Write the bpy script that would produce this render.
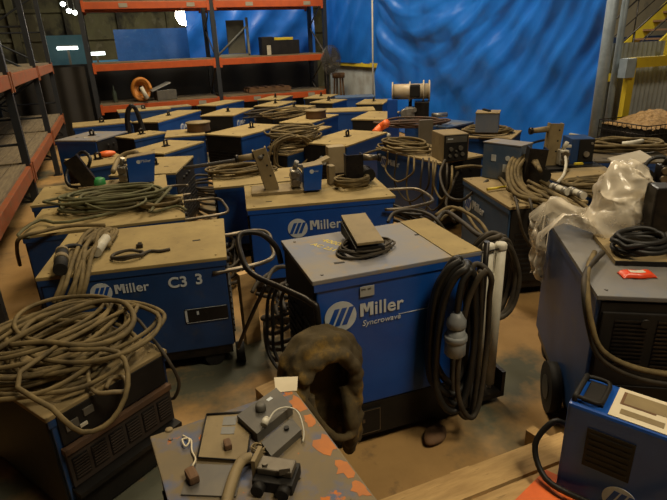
import bpy, bmesh, math, random
from mathutils import Vector, Matrix, noise
S = bpy.context.scene
for o in list(bpy.data.objects): bpy.data.objects.remove(o)
COL = S.collection
R_ = math.radians
# ------------------------------------------------------------------ camera (room axes: X right, Y along the aisle, Z up)
F, CX, CY, CAMZ = 525.0, 333.5, 250.0, 1.75
_dn = Vector((386 - CX, 1575 - CY, F)).normalized()
_y = Vector((102 - CX, 51 - CY, F)); _y = (_y - _y.dot(_dn) * _dn).normalized()
_up = -_dn; _x = _y.cross(_up)
ROT = Matrix((_x, _y, _up))                     # camera vector -> world vector
CAM = Vector((0, 0, CAMZ))
cam = bpy.data.objects.new('camera', bpy.data.cameras.new('camera')); COL.objects.link(cam)
cam.data.sensor_width = 36; cam.data.sensor_fit = 'HORIZONTAL'; cam.data.lens = 36 * F / 667
cam.data.clip_start = 0.05; cam.data.clip_end = 200
r_, u_, b_ = ROT @ Vector((1, 0, 0)), ROT @ Vector((0, -1, 0)), ROT @ Vector((0, 0, -1))
cam.matrix_world = Matrix(((r_.x, u_.x, b_.x, 0), (r_.y, u_.y, b_.y, 0), (r_.z, u_.z, b_.z, CAMZ), (0, 0, 0, 1)))
S.camera = cam
# ------------------------------------------------------------------ world, lights, exposure
W = bpy.data.worlds.new('world'); S.world = W; W.use_nodes = True
W.node_tree.nodes['Background'].inputs[0].default_value = (0.50, 0.46, 0.36, 1)
W.node_tree.nodes['Background'].inputs[1].default_value = 0.012
def area(name, loc, size, power, col, target=None, sy=None):
    l = bpy.data.lights.new(name, 'AREA'); l.energy = power; l.color = col; l.size = size
    if sy: l.shape = 'RECTANGLE'; l.size_y = sy
    o = bpy.data.objects.new(name, l); COL.objects.link(o); o.location = loc
    if target: o.rotation_euler = (Vector(target) - Vector(loc)).to_track_quat('-Z', 'Y').to_euler()
    return o
WARM = (1.0, 0.77, 0.46)
area('overhead_light', (2.4, 8.5, 6.5), 1.6, 340, WARM)
area('overhead_light', (2.2, -0.8, 5.5), 1.4, 230, (1, .84, .58))
area('overhead_light', (1.0, 3.8, 6.5), 1.6, 90, WARM)
area('overhead_light', (2.4, 5.5, 6.4), 1.4, 260, (1, .88, .70), (5.2, 6.8, 2.2))
area('overhead_light', (2.2, 12.6, 6.0), 1.6, 260, (1, .92, .75), (2.2, 15.5, 1.5))  # added lamp without a fixture, aimed to brighten the far tarps
area('overhead_light', (8.5, 8.0, 6.0), 1.6, 420, (1, .92, .75))
S.view_settings.view_transform = 'Standard'; S.view_settings.look = 'None'
S.view_settings.gamma = 1.0; S.view_settings.use_curve_mapping = False
S.view_settings.exposure = -0.05

# ------------------------------------------------------------------ helpers
def ray(px, py): return ROT @ Vector((px - CX, py - CY, F))
def on(px, py, z, dz=0.0):                      # point of the horizontal plane at height z seen at a pixel of the survey photo
    d = ray(px, py); p = CAM + d * ((z - CAMZ) / d.z); p.z += dz; return p
def aty(px, py, Y): d = ray(px, py); return CAM + d * (Y / d.y)
def atx(px, py, X): d = ray(px, py); return CAM + d * (X / d.x)
MATS = {}
def mat(name, c1, c2=None, scale=6.0, rough=.6, metal=0., bump=0., spots=None, lo=.35, hi=.65, detail=6, emit=None, spec=.5, rvar=0., stretch=None):
    if name in MATS: return MATS[name]
    m = bpy.data.materials.new(name); m.use_nodes = True; N = m.node_tree.nodes; L = m.node_tree.links
    b = N['Principled BSDF']; b.inputs['Roughness'].default_value = rough; b.inputs['Metallic'].default_value = metal
    b.inputs['Specular IOR Level'].default_value = spec
    b.inputs['Base Color'].default_value = (*c1, 1)
    tc = N.new('ShaderNodeTexCoord'); src = tc.outputs['Object']
    if stretch:
        mp = N.new('ShaderNodeMapping'); mp.inputs['Scale'].default_value = stretch; L.new(src, mp.inputs['Vector']); src = mp.outputs[0]
    def nz(sc, det=detail):
        n = N.new('ShaderNodeTexNoise'); n.inputs['Scale'].default_value = sc; n.inputs['Detail'].default_value = det
        n.inputs['Roughness'].default_value = .62; L.new(src, n.inputs['Vector']); return n.outputs['Fac']
    def ramp(f, a, c):
        r = N.new('ShaderNodeMapRange'); r.inputs[1].default_value = a; r.inputs[2].default_value = c; L.new(f, r.inputs[0]); return r.outputs[0]
    def mix(f, A, B):
        x = N.new('ShaderNodeMix'); x.data_type = 'RGBA'; L.new(f, x.inputs[0])
        for i, v in ((6, A), (7, B)):
            if isinstance(v, tuple): x.inputs[i].default_value = (*v, 1)
            else: L.new(v, x.inputs[i])
        return x.outputs[2]
    out = None
    if c2:
        f = ramp(nz(scale), lo, hi); out = mix(f, c1, c2)
        if rvar:
            rr = N.new('ShaderNodeMapRange'); rr.inputs[3].default_value = rough - rvar; rr.inputs[4].default_value = rough + rvar
            L.new(f, rr.inputs[0]); L.new(rr.outputs[0], b.inputs['Roughness'])
    if spots:
        for (sc, col, a, c) in spots:
            out = mix(ramp(nz(sc), a, c), out if out else c1, col)
    if out: L.new(out, b.inputs['Base Color'])
    if bump:
        bp = N.new('ShaderNodeBump'); bp.inputs['Strength'].default_value = bump; bp.inputs['Distance'].default_value = .02
        L.new(nz(scale * 3), bp.inputs['Height']); L.new(bp.outputs[0], b.inputs['Normal'])
    if emit:
        b.inputs['Emission Color'].default_value = (*emit[0], 1); b.inputs['Emission Strength'].default_value = emit[1]
    MATS[name] = m; return m
BLUE = mat('blue_paint', (.004, .052, .27), (.006, .068, .33), 5, .38, bump=.0, spots=[(14, (.03, .07, .16), .62, .85), (60, (.12, .11, .09), .70, .86)])
BLUE_B = mat('dusty_case_blue', (.005, .040, .175), (.008, .055, .21), 4, .45, spots=[(11, (.04, .06, .11), .58, .85), (50, (.10, .09, .07), .68, .86)])
BLUE_D = mat('dull_blue_paint', (.006, .032, .11), (.010, .045, .15), 5, .5, spots=[(9, (.05, .06, .075), .55, .85), (60, (.10, .09, .07), .68, .85)])
BLUE_G = mat('dusty_blue_paint', (.045, .085, .16), (.075, .11, .17), 6, .55, spots=[(4, (.16, .14, .10), .45, .75)])
TAN = mat('dusty_top', (.33, .245, .095), (.235, .17, .066), 3.2, .85, spots=[(22, (.15, .11, .055), .60, .82), (90, (.10, .08, .05), .68, .8)])
TAN_D = mat('dusty_top_brown', (.20, .145, .062), (.26, .19, .085), 3.0, .85, spots=[(18, (.12, .09, .05), .55, .8)])
GREYTOP = mat('dusty_grey_blue_top', (.15, .165, .215), (.22, .19, .145), 3.0, .65, spots=[(7, (.26, .19, .09), .54, .70), (45, (.30, .25, .16), .70, .85)])
DTOP = mat('worn_blue_dusty_top', (.185, .135, .066), (.145, .115, .070), 5, .8, spots=[(6, (.06, .10, .22), .48, .66), (8, (.46, .13, .012), .615, .64)])
BLACK = mat('black_panel', (.006, .0055, .005), (.013, .011, .009), 8, .6, spec=.3, spots=[(30, (.06, .05, .035), .64, .9)])
BLKM = mat('black_metal', (.014, .013, .013), (.035, .028, .022), 20, .38, .6)
RUB = mat('rubber', (.009, .009, .009), (.020, .018, .015), 14, .7, spec=.3)
STEEL = mat('dull_steel', (.22, .19, .14), (.13, .105, .075), 14, .42, .75)
GALV = mat('galvanised', (.34, .42, .50), (.25, .31, .37), 9, .42, .15)
HOSE = mat('dusty_hose', (.185, .135, .058), (.075, .056, .027), 10, .78, spec=.25)
HOSE_D = mat('dark_hose', (.022, .018, .013), (.060, .046, .028), 9, .65, spec=.3)
HOSE_G = mat('green_hose', (.135, .135, .066), (.085, .075, .038), 8, .75, spec=.25)
HOSE_K = mat('black_cable', (.007, .0068, .0065), (.018, .016, .013), 9, .5, spec=.35)
ORANGE = mat('orange_beam', (.46, .080, .010), (.36, .060, .009), 5, .5, spots=[(18, (.20, .07, .02), .60, .8)])
UPR = mat('dark_upright', (.010, .014, .020), (.020, .022, .026), 8, .5)
WOOD = mat('deck_wood', (.20, .155, .09), (.11, .085, .052), 5, .85, stretch=(1, 9, 9), spots=[(12, (.06, .045, .03), .6, .8)])
PALW = mat('pallet_wood', (.55, .36, .15), (.40, .25, .10), 4, .8, stretch=(1.5, 9, 9), spots=[(10, (.13, .08, .035), .62, .8)])
WHITE = mat('off_white', (.55, .52, .43), (.42, .39, .30), 8, .55)
PAPER = mat('paper', (.62, .55, .40), (.54, .47, .33), 6, .8)
LOGOW = mat('logo_white', (.56, .60, .62), (.44, .47, .48), 10, .5)
TANP = mat('tan_steel', (.24, .18, .085), (.17, .125, .06), 6, .7, spots=[(25, (.10, .075, .04), .6, .8)])
BROWN = mat('rusty_brown', (.15, .075, .03), (.09, .05, .025), 9, .8)
SILV = mat('dusty_silver', (.38, .36, .32), (.22, .20, .16), 18, .4, .7)
YEL = mat('yellow_paint', (.62, .48, .03), (.50, .38, .03), 4, .5, spots=[(14, (.25, .18, .05), .66, .85)])
GREYP = mat('grey_plastic', (.060, .056, .048), (.095, .085, .066), 10, .6)
TARP = mat('blue_tarp', (.008, .105, .47), (.012, .135, .55), 3, .34, bump=.04, spots=[(26, (.10, .24, .48), .72, .9)], spec=.6)
TARP_D = mat('dark_blue_tarp', (.008, .06, .22), (.012, .08, .28), 3, .4, bump=.25, spots=[(12, (.06, .14, .24), .6, .86)])
SHEET = mat('dark_sheet', (.010, .0085, .007), (.018, .015, .011), 2, .75)
CORR = mat('corrugated_steel', (.36, .40, .42), (.28, .30, .31), 3, .5, .1, spots=[(1.5, (.22, .21, .18), .55, .85)])
RED = mat('red_wrapper', (.72, .06, .012), (.60, .05, .01), 20, .35)
ORG = mat('bright_orange', (.80, .16, .03), (.68, .12, .02), 12, .5)
CARD = mat('cardboard', (.33, .20, .07), (.26, .155, .05), 5, .85)
CHIPS = mat('wood_chips', (.40, .25, .10), (.22, .13, .05), 40, .9, bump=1.0)

def tagp(o, label=None, cat=None, group=None, kind=None):
    if label: o['label'] = label
    if cat: o['category'] = cat
    if group: o['group'] = group
    if kind: o['kind'] = kind
    return o
def empty(name, loc, rz=0, label=None, cat=None, group=None):
    o = bpy.data.objects.new(name, None); COL.objects.link(o); o.location = loc; o.rotation_euler = (0, 0, rz)
    o.empty_display_size = .1
    return tagp(o, label, cat, group)
class MB:
    def __init__(s, *mats): s.bm = bmesh.new(); s.mats = list(mats); s.mi = 0; s.dn = s.bm.faces.layers.int.new('done')
    def m(s, i): s.mi = i; return s
    def _fin(s, n0, smooth=False):
        for f in s.bm.faces:
            if not f[s.dn]: f.material_index = s.mi; f.smooth = smooth; f[s.dn] = 1
    def box(s, c, d, rz=0, bev=0, M=None):
        n0 = len(s.bm.faces)
        mt = (M or Matrix()) @ Matrix.Translation(c) @ Matrix.Rotation(rz, 4, 'Z') @ Matrix.Diagonal((*d, 1))
        vs = bmesh.ops.create_cube(s.bm, size=1, matrix=mt)['verts']
        if bev:
            es = list({e for v in vs for e in v.link_edges})
            bmesh.ops.bevel(s.bm, geom=es, offset=bev, segments=2, affect='EDGES', profile=.6)
        s._fin(n0); return s
    def cyl(s, a, b, r, r2=None, n=20, smooth=True):
        n0 = len(s.bm.faces); a, b = Vector(a), Vector(b); d = b - a
        q = d.to_track_quat('Z', 'Y').to_matrix().to_4x4()
        bmesh.ops.create_cone(s.bm, cap_ends=True, segments=n, radius1=r, radius2=r if r2 is None else r2, depth=d.length,
                              matrix=Matrix.Translation((a + b) / 2) @ q)
        if smooth and n > 6:
            sd = [f for f in s.bm.faces if not f[s.dn] and len(f.verts) == 4]
            s._fin(n0)
            for f in sd: f.smooth = True
        s._fin(n0); return s
    def prism(s, pts, vec):                      # closed polygon extruded along vec
        n0 = len(s.bm.faces); vec = Vector(vec)
        A = [s.bm.verts.new(p) for p in pts]; B = [s.bm.verts.new(Vector(p) + vec) for p in pts]
        n = len(pts); s.bm.faces.new(A[::-1]); s.bm.faces.new(B)
        for i in range(n): s.bm.faces.new((A[i], A[(i + 1) % n], B[(i + 1) % n], B[i]))
        s._fin(n0); return s
    def tube(s, pts, r, n=8, closed=False, sub=4):
        n0 = len(s.bm.faces); P = smooth(pts, sub, closed) if sub > 1 else [Vector(p) for p in pts]
        k = len(P); prev = None; rings = []
        for i in range(k):
            t = (P[(i + 1) % k] - P[i - 1]) if closed else (P[min(i + 1, k - 1)] - P[max(i - 1, 0)])
            if t.length < 1e-7: t = Vector((0, 0, 1))
            t.normalize()
            if prev is None: prev = t.orthogonal()
            nn = prev - prev.dot(t) * t
            if nn.length < 1e-6: nn = t.orthogonal()
            nn.normalize(); prev = nn; bb = t.cross(nn)
            rings.append([s.bm.verts.new(P[i] + r * (math.cos(2 * math.pi * j / n) * nn + math.sin(2 * math.pi * j / n) * bb)) for j in range(n)])
        for i in range(k if closed else k - 1):
            A, B = rings[i], rings[(i + 1) % k]
            for j in range(n): s.bm.faces.new((A[j], A[(j + 1) % n], B[(j + 1) % n], B[j]))
        if not closed: s.bm.faces.new(rings[0][::-1]); s.bm.faces.new(rings[-1])
        s._fin(n0, True); return s
    def grid(s, fn, nu, nv, smooth=True, closed_u=False):
        n0 = len(s.bm.faces)
        V = [[s.bm.verts.new(fn(i / nu, j / nv)) for j in range(nv + 1)] for i in range(nu if closed_u else nu + 1)]
        for i in range(nu):
            a, b = V[i], V[(i + 1) % len(V)]
            for j in range(nv): s.bm.faces.new((a[j], b[j], b[j + 1], a[j + 1]))
        s._fin(n0, smooth); return s
    def lathe(s, prof, c=(0, 0, 0), n=24, M=None):
        n0 = len(s.bm.faces); M = M or Matrix.Translation(c)
        R = [[s.bm.verts.new(M @ Vector((r * math.cos(2 * math.pi * j / n), r * math.sin(2 * math.pi * j / n), z))) for j in range(n)] for r, z in prof]
        for A, B in zip(R, R[1:]):
            for j in range(n): s.bm.faces.new((A[j], A[(j + 1) % n], B[(j + 1) % n], B[j]))
        s.bm.faces.new(R[0][::-1]); s.bm.faces.new(R[-1]); s._fin(n0, True)
        return s
    def text(s, txt, size, M, off=.0, ext=.0008, shear=0.):
        cu = bpy.data.curves.new('t', 'FONT'); cu.body = txt; cu.size = size; cu.offset = off; cu.extrude = ext; cu.shear = shear; cu.resolution_u = 4; cu.space_character = 1.02
        cu.align_x = 'LEFT'; o = bpy.data.objects.new('t', cu); COL.objects.link(o)
        dg = bpy.context.evaluated_depsgraph_get(); me = bpy.data.meshes.new_from_object(o.evaluated_get(dg))
        me.transform(M); n0 = len(s.bm.faces); s.bm.from_mesh(me); s.dn = s.bm.faces.layers.int.get('done'); s._fin(n0)
        bpy.data.objects.remove(o); bpy.data.curves.remove(cu); bpy.data.meshes.remove(me); return s
    def ob(s, name, parent=None, loc=(0, 0, 0), rz=0, label=None, cat=None, group=None, kind=None):
        if not parent and Vector(loc).length == 0 and len(s.bm.verts):      # own origin at the base of the thing
            xs = [v.co for v in s.bm.verts]
            c = Vector(((min(v.x for v in xs) + max(v.x for v in xs)) / 2, (min(v.y for v in xs) + max(v.y for v in xs)) / 2, min(v.z for v in xs)))
            bmesh.ops.translate(s.bm, verts=s.bm.verts, vec=-c); loc = c
        me = bpy.data.meshes.new(name); s.bm.normal_update(); s.bm.faces.layers.int.remove(s.dn); s.bm.to_mesh(me); s.bm.free()
        for m in s.mats: me.materials.append(m)
        o = bpy.data.objects.new(name, me); COL.objects.link(o)
        if parent: o.parent = parent
        o.location = loc; o.rotation_euler = (0, 0, rz)
        return tagp(o, label, cat, group, kind)
def smooth(pts, sub=4, closed=False):
    P = [Vector(p) for p in pts]; n = len(P); out = []
    if n < 3: return P
    for i in range(n if closed else n - 1):
        if closed: p0, p1, p2, p3 = P[i - 1], P[i], P[(i + 1) % n], P[(i + 2) % n]
        else: p0, p1, p2, p3 = P[max(i - 1, 0)], P[i], P[i + 1], P[min(i + 2, n - 1)]
        for k in range(sub):
            t = k / sub; t2 = t * t; t3 = t2 * t
            out.append(.5 * ((2 * p1) + (p2 - p0) * t + (2 * p0 - 5 * p1 + 4 * p2 - p3) * t2 + (3 * p1 - p0 - 3 * p2 + p3) * t3))
    if not closed: out.append(P[-1])
    return out
RX90 = Matrix.Rotation(math.pi / 2, 4, 'X')
def T(x, y, z): return Matrix.Translation((x, y, z))

# ------------------------------------------------------------------ setting
FL = mat('concrete', (.42, .250, .085), (.29, .170, .060), 1.6, .75, spots=[(.9, (.085, .085, .055), .52, .62), (7, (.15, .095, .045), .58, .75), (3.5, (.34, .13, .03), .70, .78), (60, (.12, .08, .04), .66, .8)], bump=.08, rvar=.1)
MB(FL).box((4, 9, -.05), (22, 30, .1)).ob('floor', kind='structure')
HALL = mat('hall_wall', (.13, .125, .06), (.07, .06, .032), .9, .85, stretch=(1, 1, .7), spots=[(2.5, (.14, .13, .08), .56, .62), (1.1, (.02, .018, .013), .5, .62)])
wb = MB(HALL).box((4, 22.1, 3), (22, .2, 6))
for i in range(12): wb.box((-6 + i * 1.7, 21.9, 3), (.25, .3, 6))
for z in (1.2, 2.2, 3.1): wb.box((4, 21.93, z), (22, .16, .12))
wb.ob('wall_back', kind='structure')
wl = MB(HALL).box((-6.1, 9, 3), (.2, 30, 6))
for i in range(12): wl.box((-5.9, 1 + i * 1.9, 3), (.3, .25, 6))
wl.ob('wall_left', kind='structure')
def corrugated(x0, y0, x1, y1, z0, z1, pitch=.076, amp=.011):
    a, b = Vector((x0, y0, 0)), Vector((x1, y1, 0)); d = b - a; L = d.length; u = d / L; n = Vector((-u.y, u.x, 0)); k = int(L / pitch * 8)
    m = MB(CORR)
    m.grid(lambda s, t: a + u * (s * L) + n * (amp * math.sin(2 * math.pi * s * L / pitch)) + Vector((0, 0, z0 + t * (z1 - z0))), k, 1)
    m.grid(lambda s, t: a + u * ((1 - s) * L) + n * (amp * math.sin(2 * math.pi * (1 - s) * L / pitch) - .004) + Vector((0, 0, z0 + t * (z1 - z0))), k, 1)
    return m
XW = 5.45
corrugated(XW, 13.5, XW, 4.66, 0, 1.22).ob('wall_right', kind='structure')
MB(YEL).box((XW - .03, 9.1, 1.25), (.09, 8.9, .09)).box((XW, 9.2, 1.25), (.05, 8.7, .06)).ob('trim_1', kind='structure')
YF = 4.62
corrugated(XW - .12, YF + .10, 10.5, YF + .08, 0, 1.62).ob('wall_front', kind='structure')

# ------------------------------------------------------------------ pallet racks
def rack(name, label, org, rz, bays, bayw, depth, zs, htop, deckmats, uprights_extra=0):
    rt = empty(name, org, rz, label, 'pallet rack', 'orange and black pallet racking')
    for i in range(bays + 1):
        x = i * bayw
        for y in (0.05, depth - .05):
            u = MB(UPR).box((x, y, htop / 2), (.09, .07, htop)).box((x, y, .005), (.14, .12, .01)); u.ob('upright', rt)
        b = MB(STEEL)
        z = .25; k = 0
        while z < htop - .5:
            y0, y1 = (.05, depth - .05) if k % 2 == 0 else (depth - .05, .05)
            b.cyl((x, y0, z), (x, y1, z + .6), .016, n=6); z += .62; k += 1
        b.ob('brace', rt)
    for z in zs:
        for i in range(bays):
            for y in (.03, depth - .03):
                bb = MB(ORANGE, STEEL, WHITE).box((i * bayw + bayw / 2, y, z - .06), (bayw - .08, .05, .13), bev=.006)
                for x in (i * bayw + .07, (i + 1) * bayw - .07): bb.box((x, y - .028 if y < .1 else y + .028, z - .07), (.05, .012, .2))
                bb.ob('beam', rt)
            d = MB(deckmats); k = int((depth - .1) / .13)
            for j in range(k):
                d.box((i * bayw + bayw / 2, .09 + j * (depth - .18) / (k - 1), z + .016), (bayw - .1, .118, .03))
            d.ob('deck', rt)
            if z != 1.50:
                for x in (.80, 2.1):
                    MB(mat('label_card', (.30, .28, .22), (.24, .22, .17), 9, .7)).box((i * bayw + x, -.0, z - .06), (.16, .008, .075)).ob('beam_label', rt)
    return rt
# back rack along X at Y = 12, left rack along Y at X = -0.88
rack('pallet_rack', 'orange beamed pallet rack across the back, with dark uprights and three levels', (-.27, 12.0, 0), 0, 2, 2.52, 1.1, (.70, 1.50, 2.63), 3.4, WOOD)
def left_rack():
    rt = empty('pallet_rack', (-.90, 1.2, 0), math.pi / 2, 'pallet rack along the left side with grey board decks on two orange levels', 'pallet rack', 'orange and black pallet racking')
    bayw, depth, htop = 2.6, 1.1, 3.4           # local x runs along world Y, local y runs to world -X
    for i in range(5):
        x = i * bayw
        for y in (.05, depth - .05): MB(UPR).box((x, y, htop / 2), (.09, .07, htop)).box((x, y, .005), (.14, .12, .01)).ob('upright', rt)
        b = MB(UPR); z = .25; k = 0
        while z < htop - .5:
            y0, y1 = (.05, depth - .05) if k % 2 == 0 else (depth - .05, .05)
            b.cyl((x, y0, z), (x, y1, z + .6), .016, n=6).cyl((x, .05, z), (x, depth - .05, z), .014, n=6); z += .62; k += 1
        b.ob('brace', rt)
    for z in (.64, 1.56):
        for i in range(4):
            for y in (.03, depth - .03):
                bb = MB(mat('shaded_orange_beam', (.27, .062, .012), (.20, .060, .018), 5, .7, spots=[(12, (.15, .09, .04), .5, .75)]), STEEL).box((i * bayw + bayw / 2, y, z - .06), (bayw - .08, .05, .13), bev=.006)  # beam orange darkened: weaker light on the left rack painted into the colour
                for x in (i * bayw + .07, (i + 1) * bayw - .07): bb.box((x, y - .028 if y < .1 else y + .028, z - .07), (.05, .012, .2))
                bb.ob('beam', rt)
            d = MB(WOOD)
            for j in range(7): d.box((i * bayw + bayw / 2, .12 + j * .145, z + .016), (bayw - .1, .135, .03))
            d.ob('deck', rt)
left_rack()
# dark sheet behind the lower levels of the racks
ds = MB(SHEET)
ds.grid(lambda s, t: Vector((-3.2 + s * 8.3, 13.5 + .04 * math.sin(s * 60) , t * 1.50)), 120, 6)
ds.grid(lambda s, t: Vector((5.1 - s * 8.3, 13.52 + .04 * math.sin((1 - s) * 60), t * 1.50)), 120, 6)
ds.ob('barrier_sheet', label='dark sheeting hung behind the lower levels of the back rack', cat='sheet')
ds = MB(SHEET)
ds.grid(lambda s, t: Vector((-2.35 + .04 * math.sin(s * 70), .5 + s * 12.5, t * 1.50)), 140, 6)
ds.grid(lambda s, t: Vector((-2.37 + .04 * math.sin((1 - s) * 70), 13.0 - s * 12.5, t * 1.50)), 140, 6)
ds.ob('barrier_sheet', label='dark sheeting standing behind the left rack', cat='sheet')
ds = MB(SHEET)
ds.grid(lambda s, t: Vector((-1.72 + s * 1.34, 12.1 + .03 * math.sin(s * 25), t * 1.48)), 40, 6)
ds.grid(lambda s, t: Vector((-.38 - s * 1.34, 12.12 + .03 * math.sin((1 - s) * 25), t * 1.48)), 40, 6)
ds.ob('barrier_sheet', label='black sheet closing the corner gap between the two racks', cat='sheet')

# ------------------------------------------------------------------ tarps
def tarp(name, label, a, b, z0, z1, m, folds, seed, nu=110, nv=60, sag=0., lean=0., swags=()):
    a, b = Vector(a), Vector(b); d = b - a; L = d.length; u = d / L; n = Vector((u.y, -u.x, 0))
    def P(s, t, off=0):
        zz = z0 + (z1 - z0) * t
        dv = 0
        for (amp, k, sk, ph) in folds: 
            w = math.sin(k * (s * L + sk * zz) + ph + 1.2 * noise.noise(Vector((s * L * .7, zz * .6, seed))))
            dv += amp * (w if w > 0 else w * .6)
        for (amp, k, x0, cv) in swags:
            q = zz - cv * (s * L - x0) ** 2 + .10 * noise.noise(Vector((s * L * .8, zz, seed + 8)))
            w = math.sin(k * q); dv += amp * (abs(w) ** .7) * (1 if w > 0 else -.5) * min(1, max(0, (zz - .3) / 1.3))
        dv += .04 * noise.noise(Vector((s * L * 1.0, zz * .8, seed))) + .006 * noise.noise(Vector((s * L * 5, zz * 4, seed + 3)))
        sg = sag * math.sin(math.pi * s) * t
        return a + u * (s * L) + n * (dv + off + lean * (1 - t)) + Vector((0, 0, zz - sg))
    t_ = MB(m); t_.grid(P, nu, nv); t_.grid(lambda s, t: P(1 - s, t, -.004), nu, nv)
    return t_.ob(name, label=label, cat='tarpaulin', group='blue tarpaulins hung as screens')
tarp('tarpaulin', 'big bright blue tarpaulin hanging to the floor behind the machines at right', (5.30, 10.5, 0), (5.30, 4.74, 0), .02, 3.5, TARP,
     [(.05, 1.5, 1.25, .6), (.016, 4.2, 1.7, 1.), (.012, 9.0, .25, 2.)], 1, 190, 130, swags=[(.030, 7.5, 2.3, .16), (.016, 15, 1.6, .22)])
tarp('tarpaulin', 'creased blue tarpaulin hanging above the yellow rail behind the pedestal fan', (5.37, 13.4, 0), (5.37, 10.3, 0), 1.28, 3.5, TARP,
     [(.025, 3.2, -.7, 0), (.012, 8, -1.2, 2)], 4)
tarp('tarpaulin', 'darker blue tarpaulin seen through the right bay of the back rack', (2.0, 14.2, 0), (5.2, 13.9, 0), .02, 3.6, TARP,
     [(.06, 3.6, .5, 0), (.03, 8, -.8, 2)], 7, sag=.15)
tarp('tarpaulin', 'flat blue tarpaulin stretched far behind the left bay of the back rack', (0.35, 15.6, 0), (2.3, 15.6, 0), .02, 2.25, TARP_D,
     [(.02, 3.6, .5, 0)], 9, 40, 20)
tarp('tarpaulin', 'dull teal tarpaulin in the gap between the two racks', (-1.25, 15.5, 0), (-.35, 15.5, 0), .02, 2.15, mat('teal_tarp', (.02, .07, .10), (.03, .09, .12), 3, .5),
     [(.02, 3.6, .5, 0)], 12, 30, 20)
tarp('tarpaulin', 'pale grey blue tarpaulin in the middle distance under the glaring lamp', (2.35, 15.2, 0), (3.3, 15.2, 0), .02, 2.6, mat('pale_tarp', (.06, .13, .26), (.09, .17, .30), 3, .5),
     [(.03, 4.6, .5, 0)], 15, 40, 20)

MB(WHITE).cyl((0, 0, 0), (0, 0, 3.5), .018, n=10).ob('edge_pole', loc=(5.22, 10.52, 0), label='thin pale pole at the left edge of the big blue tarpaulin', cat='pole')
# ------------------------------------------------------------------ welding machines
def logo(rt, x, z, y, r=.068, txt=.09, sub=None, faded=False):
    g = MB(LOGOW, BLUE)
    g.cyl((x, y + .001, z), (x, y - .0016, z), r, n=32)
    g.m(1)
    for k in (-1, 0, 1):
        c = x + k * r * .46; w = r * .16; hh = r * .56
        g.prism([(c - w - hh * .45, y - .0017, z - hh), (c + w - hh * .45, y - .0017, z - hh), (c + w + hh * .45, y - .0017, z + hh), (c - w + hh * .45, y - .0017, z + hh)][::1], (0, -.0012, 0))
    g.ob('logo', rt)
    t = MB(LOGOW); ch_, x0, z0 = txt * .70, x + r * 1.25, z - txt * .22; wM, bw = ch_ * .98, ch_ * .25
    yy = y + .0002
    for xa in (x0, x0 + wM - bw): t.prism([(xa, yy, z0), (xa + bw, yy, z0), (xa + bw, yy, z0 + ch_), (xa, yy, z0 + ch_)], (0, -.0014, 0))
    for sg in (1, -1):
        xc = x0 + wM / 2; hw = wM / 2 - bw * .55
        t.prism([(xc - sg * hw, yy, z0 + ch_), (xc - sg * (hw - bw * .95), yy, z0 + ch_), (xc + sg * bw * .28, yy, z0 + ch_ * .30), (xc - sg * bw * .30, yy, z0 + ch_ * .30)][::sg], (0, -.0016, 0))
    t.text('iller', txt, T(x0 + wM + txt * .04, y - .0006, z0) @ RX90, off=txt * .014)
    if sub: t.text(sub, txt * .42, T(x + r * 1.35, y - .0006, z - txt * .75) @ RX90, shear=.2)
    t.ob('lettering', rt)
MK = {}
GRP = 'welding machines standing in rows'
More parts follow.
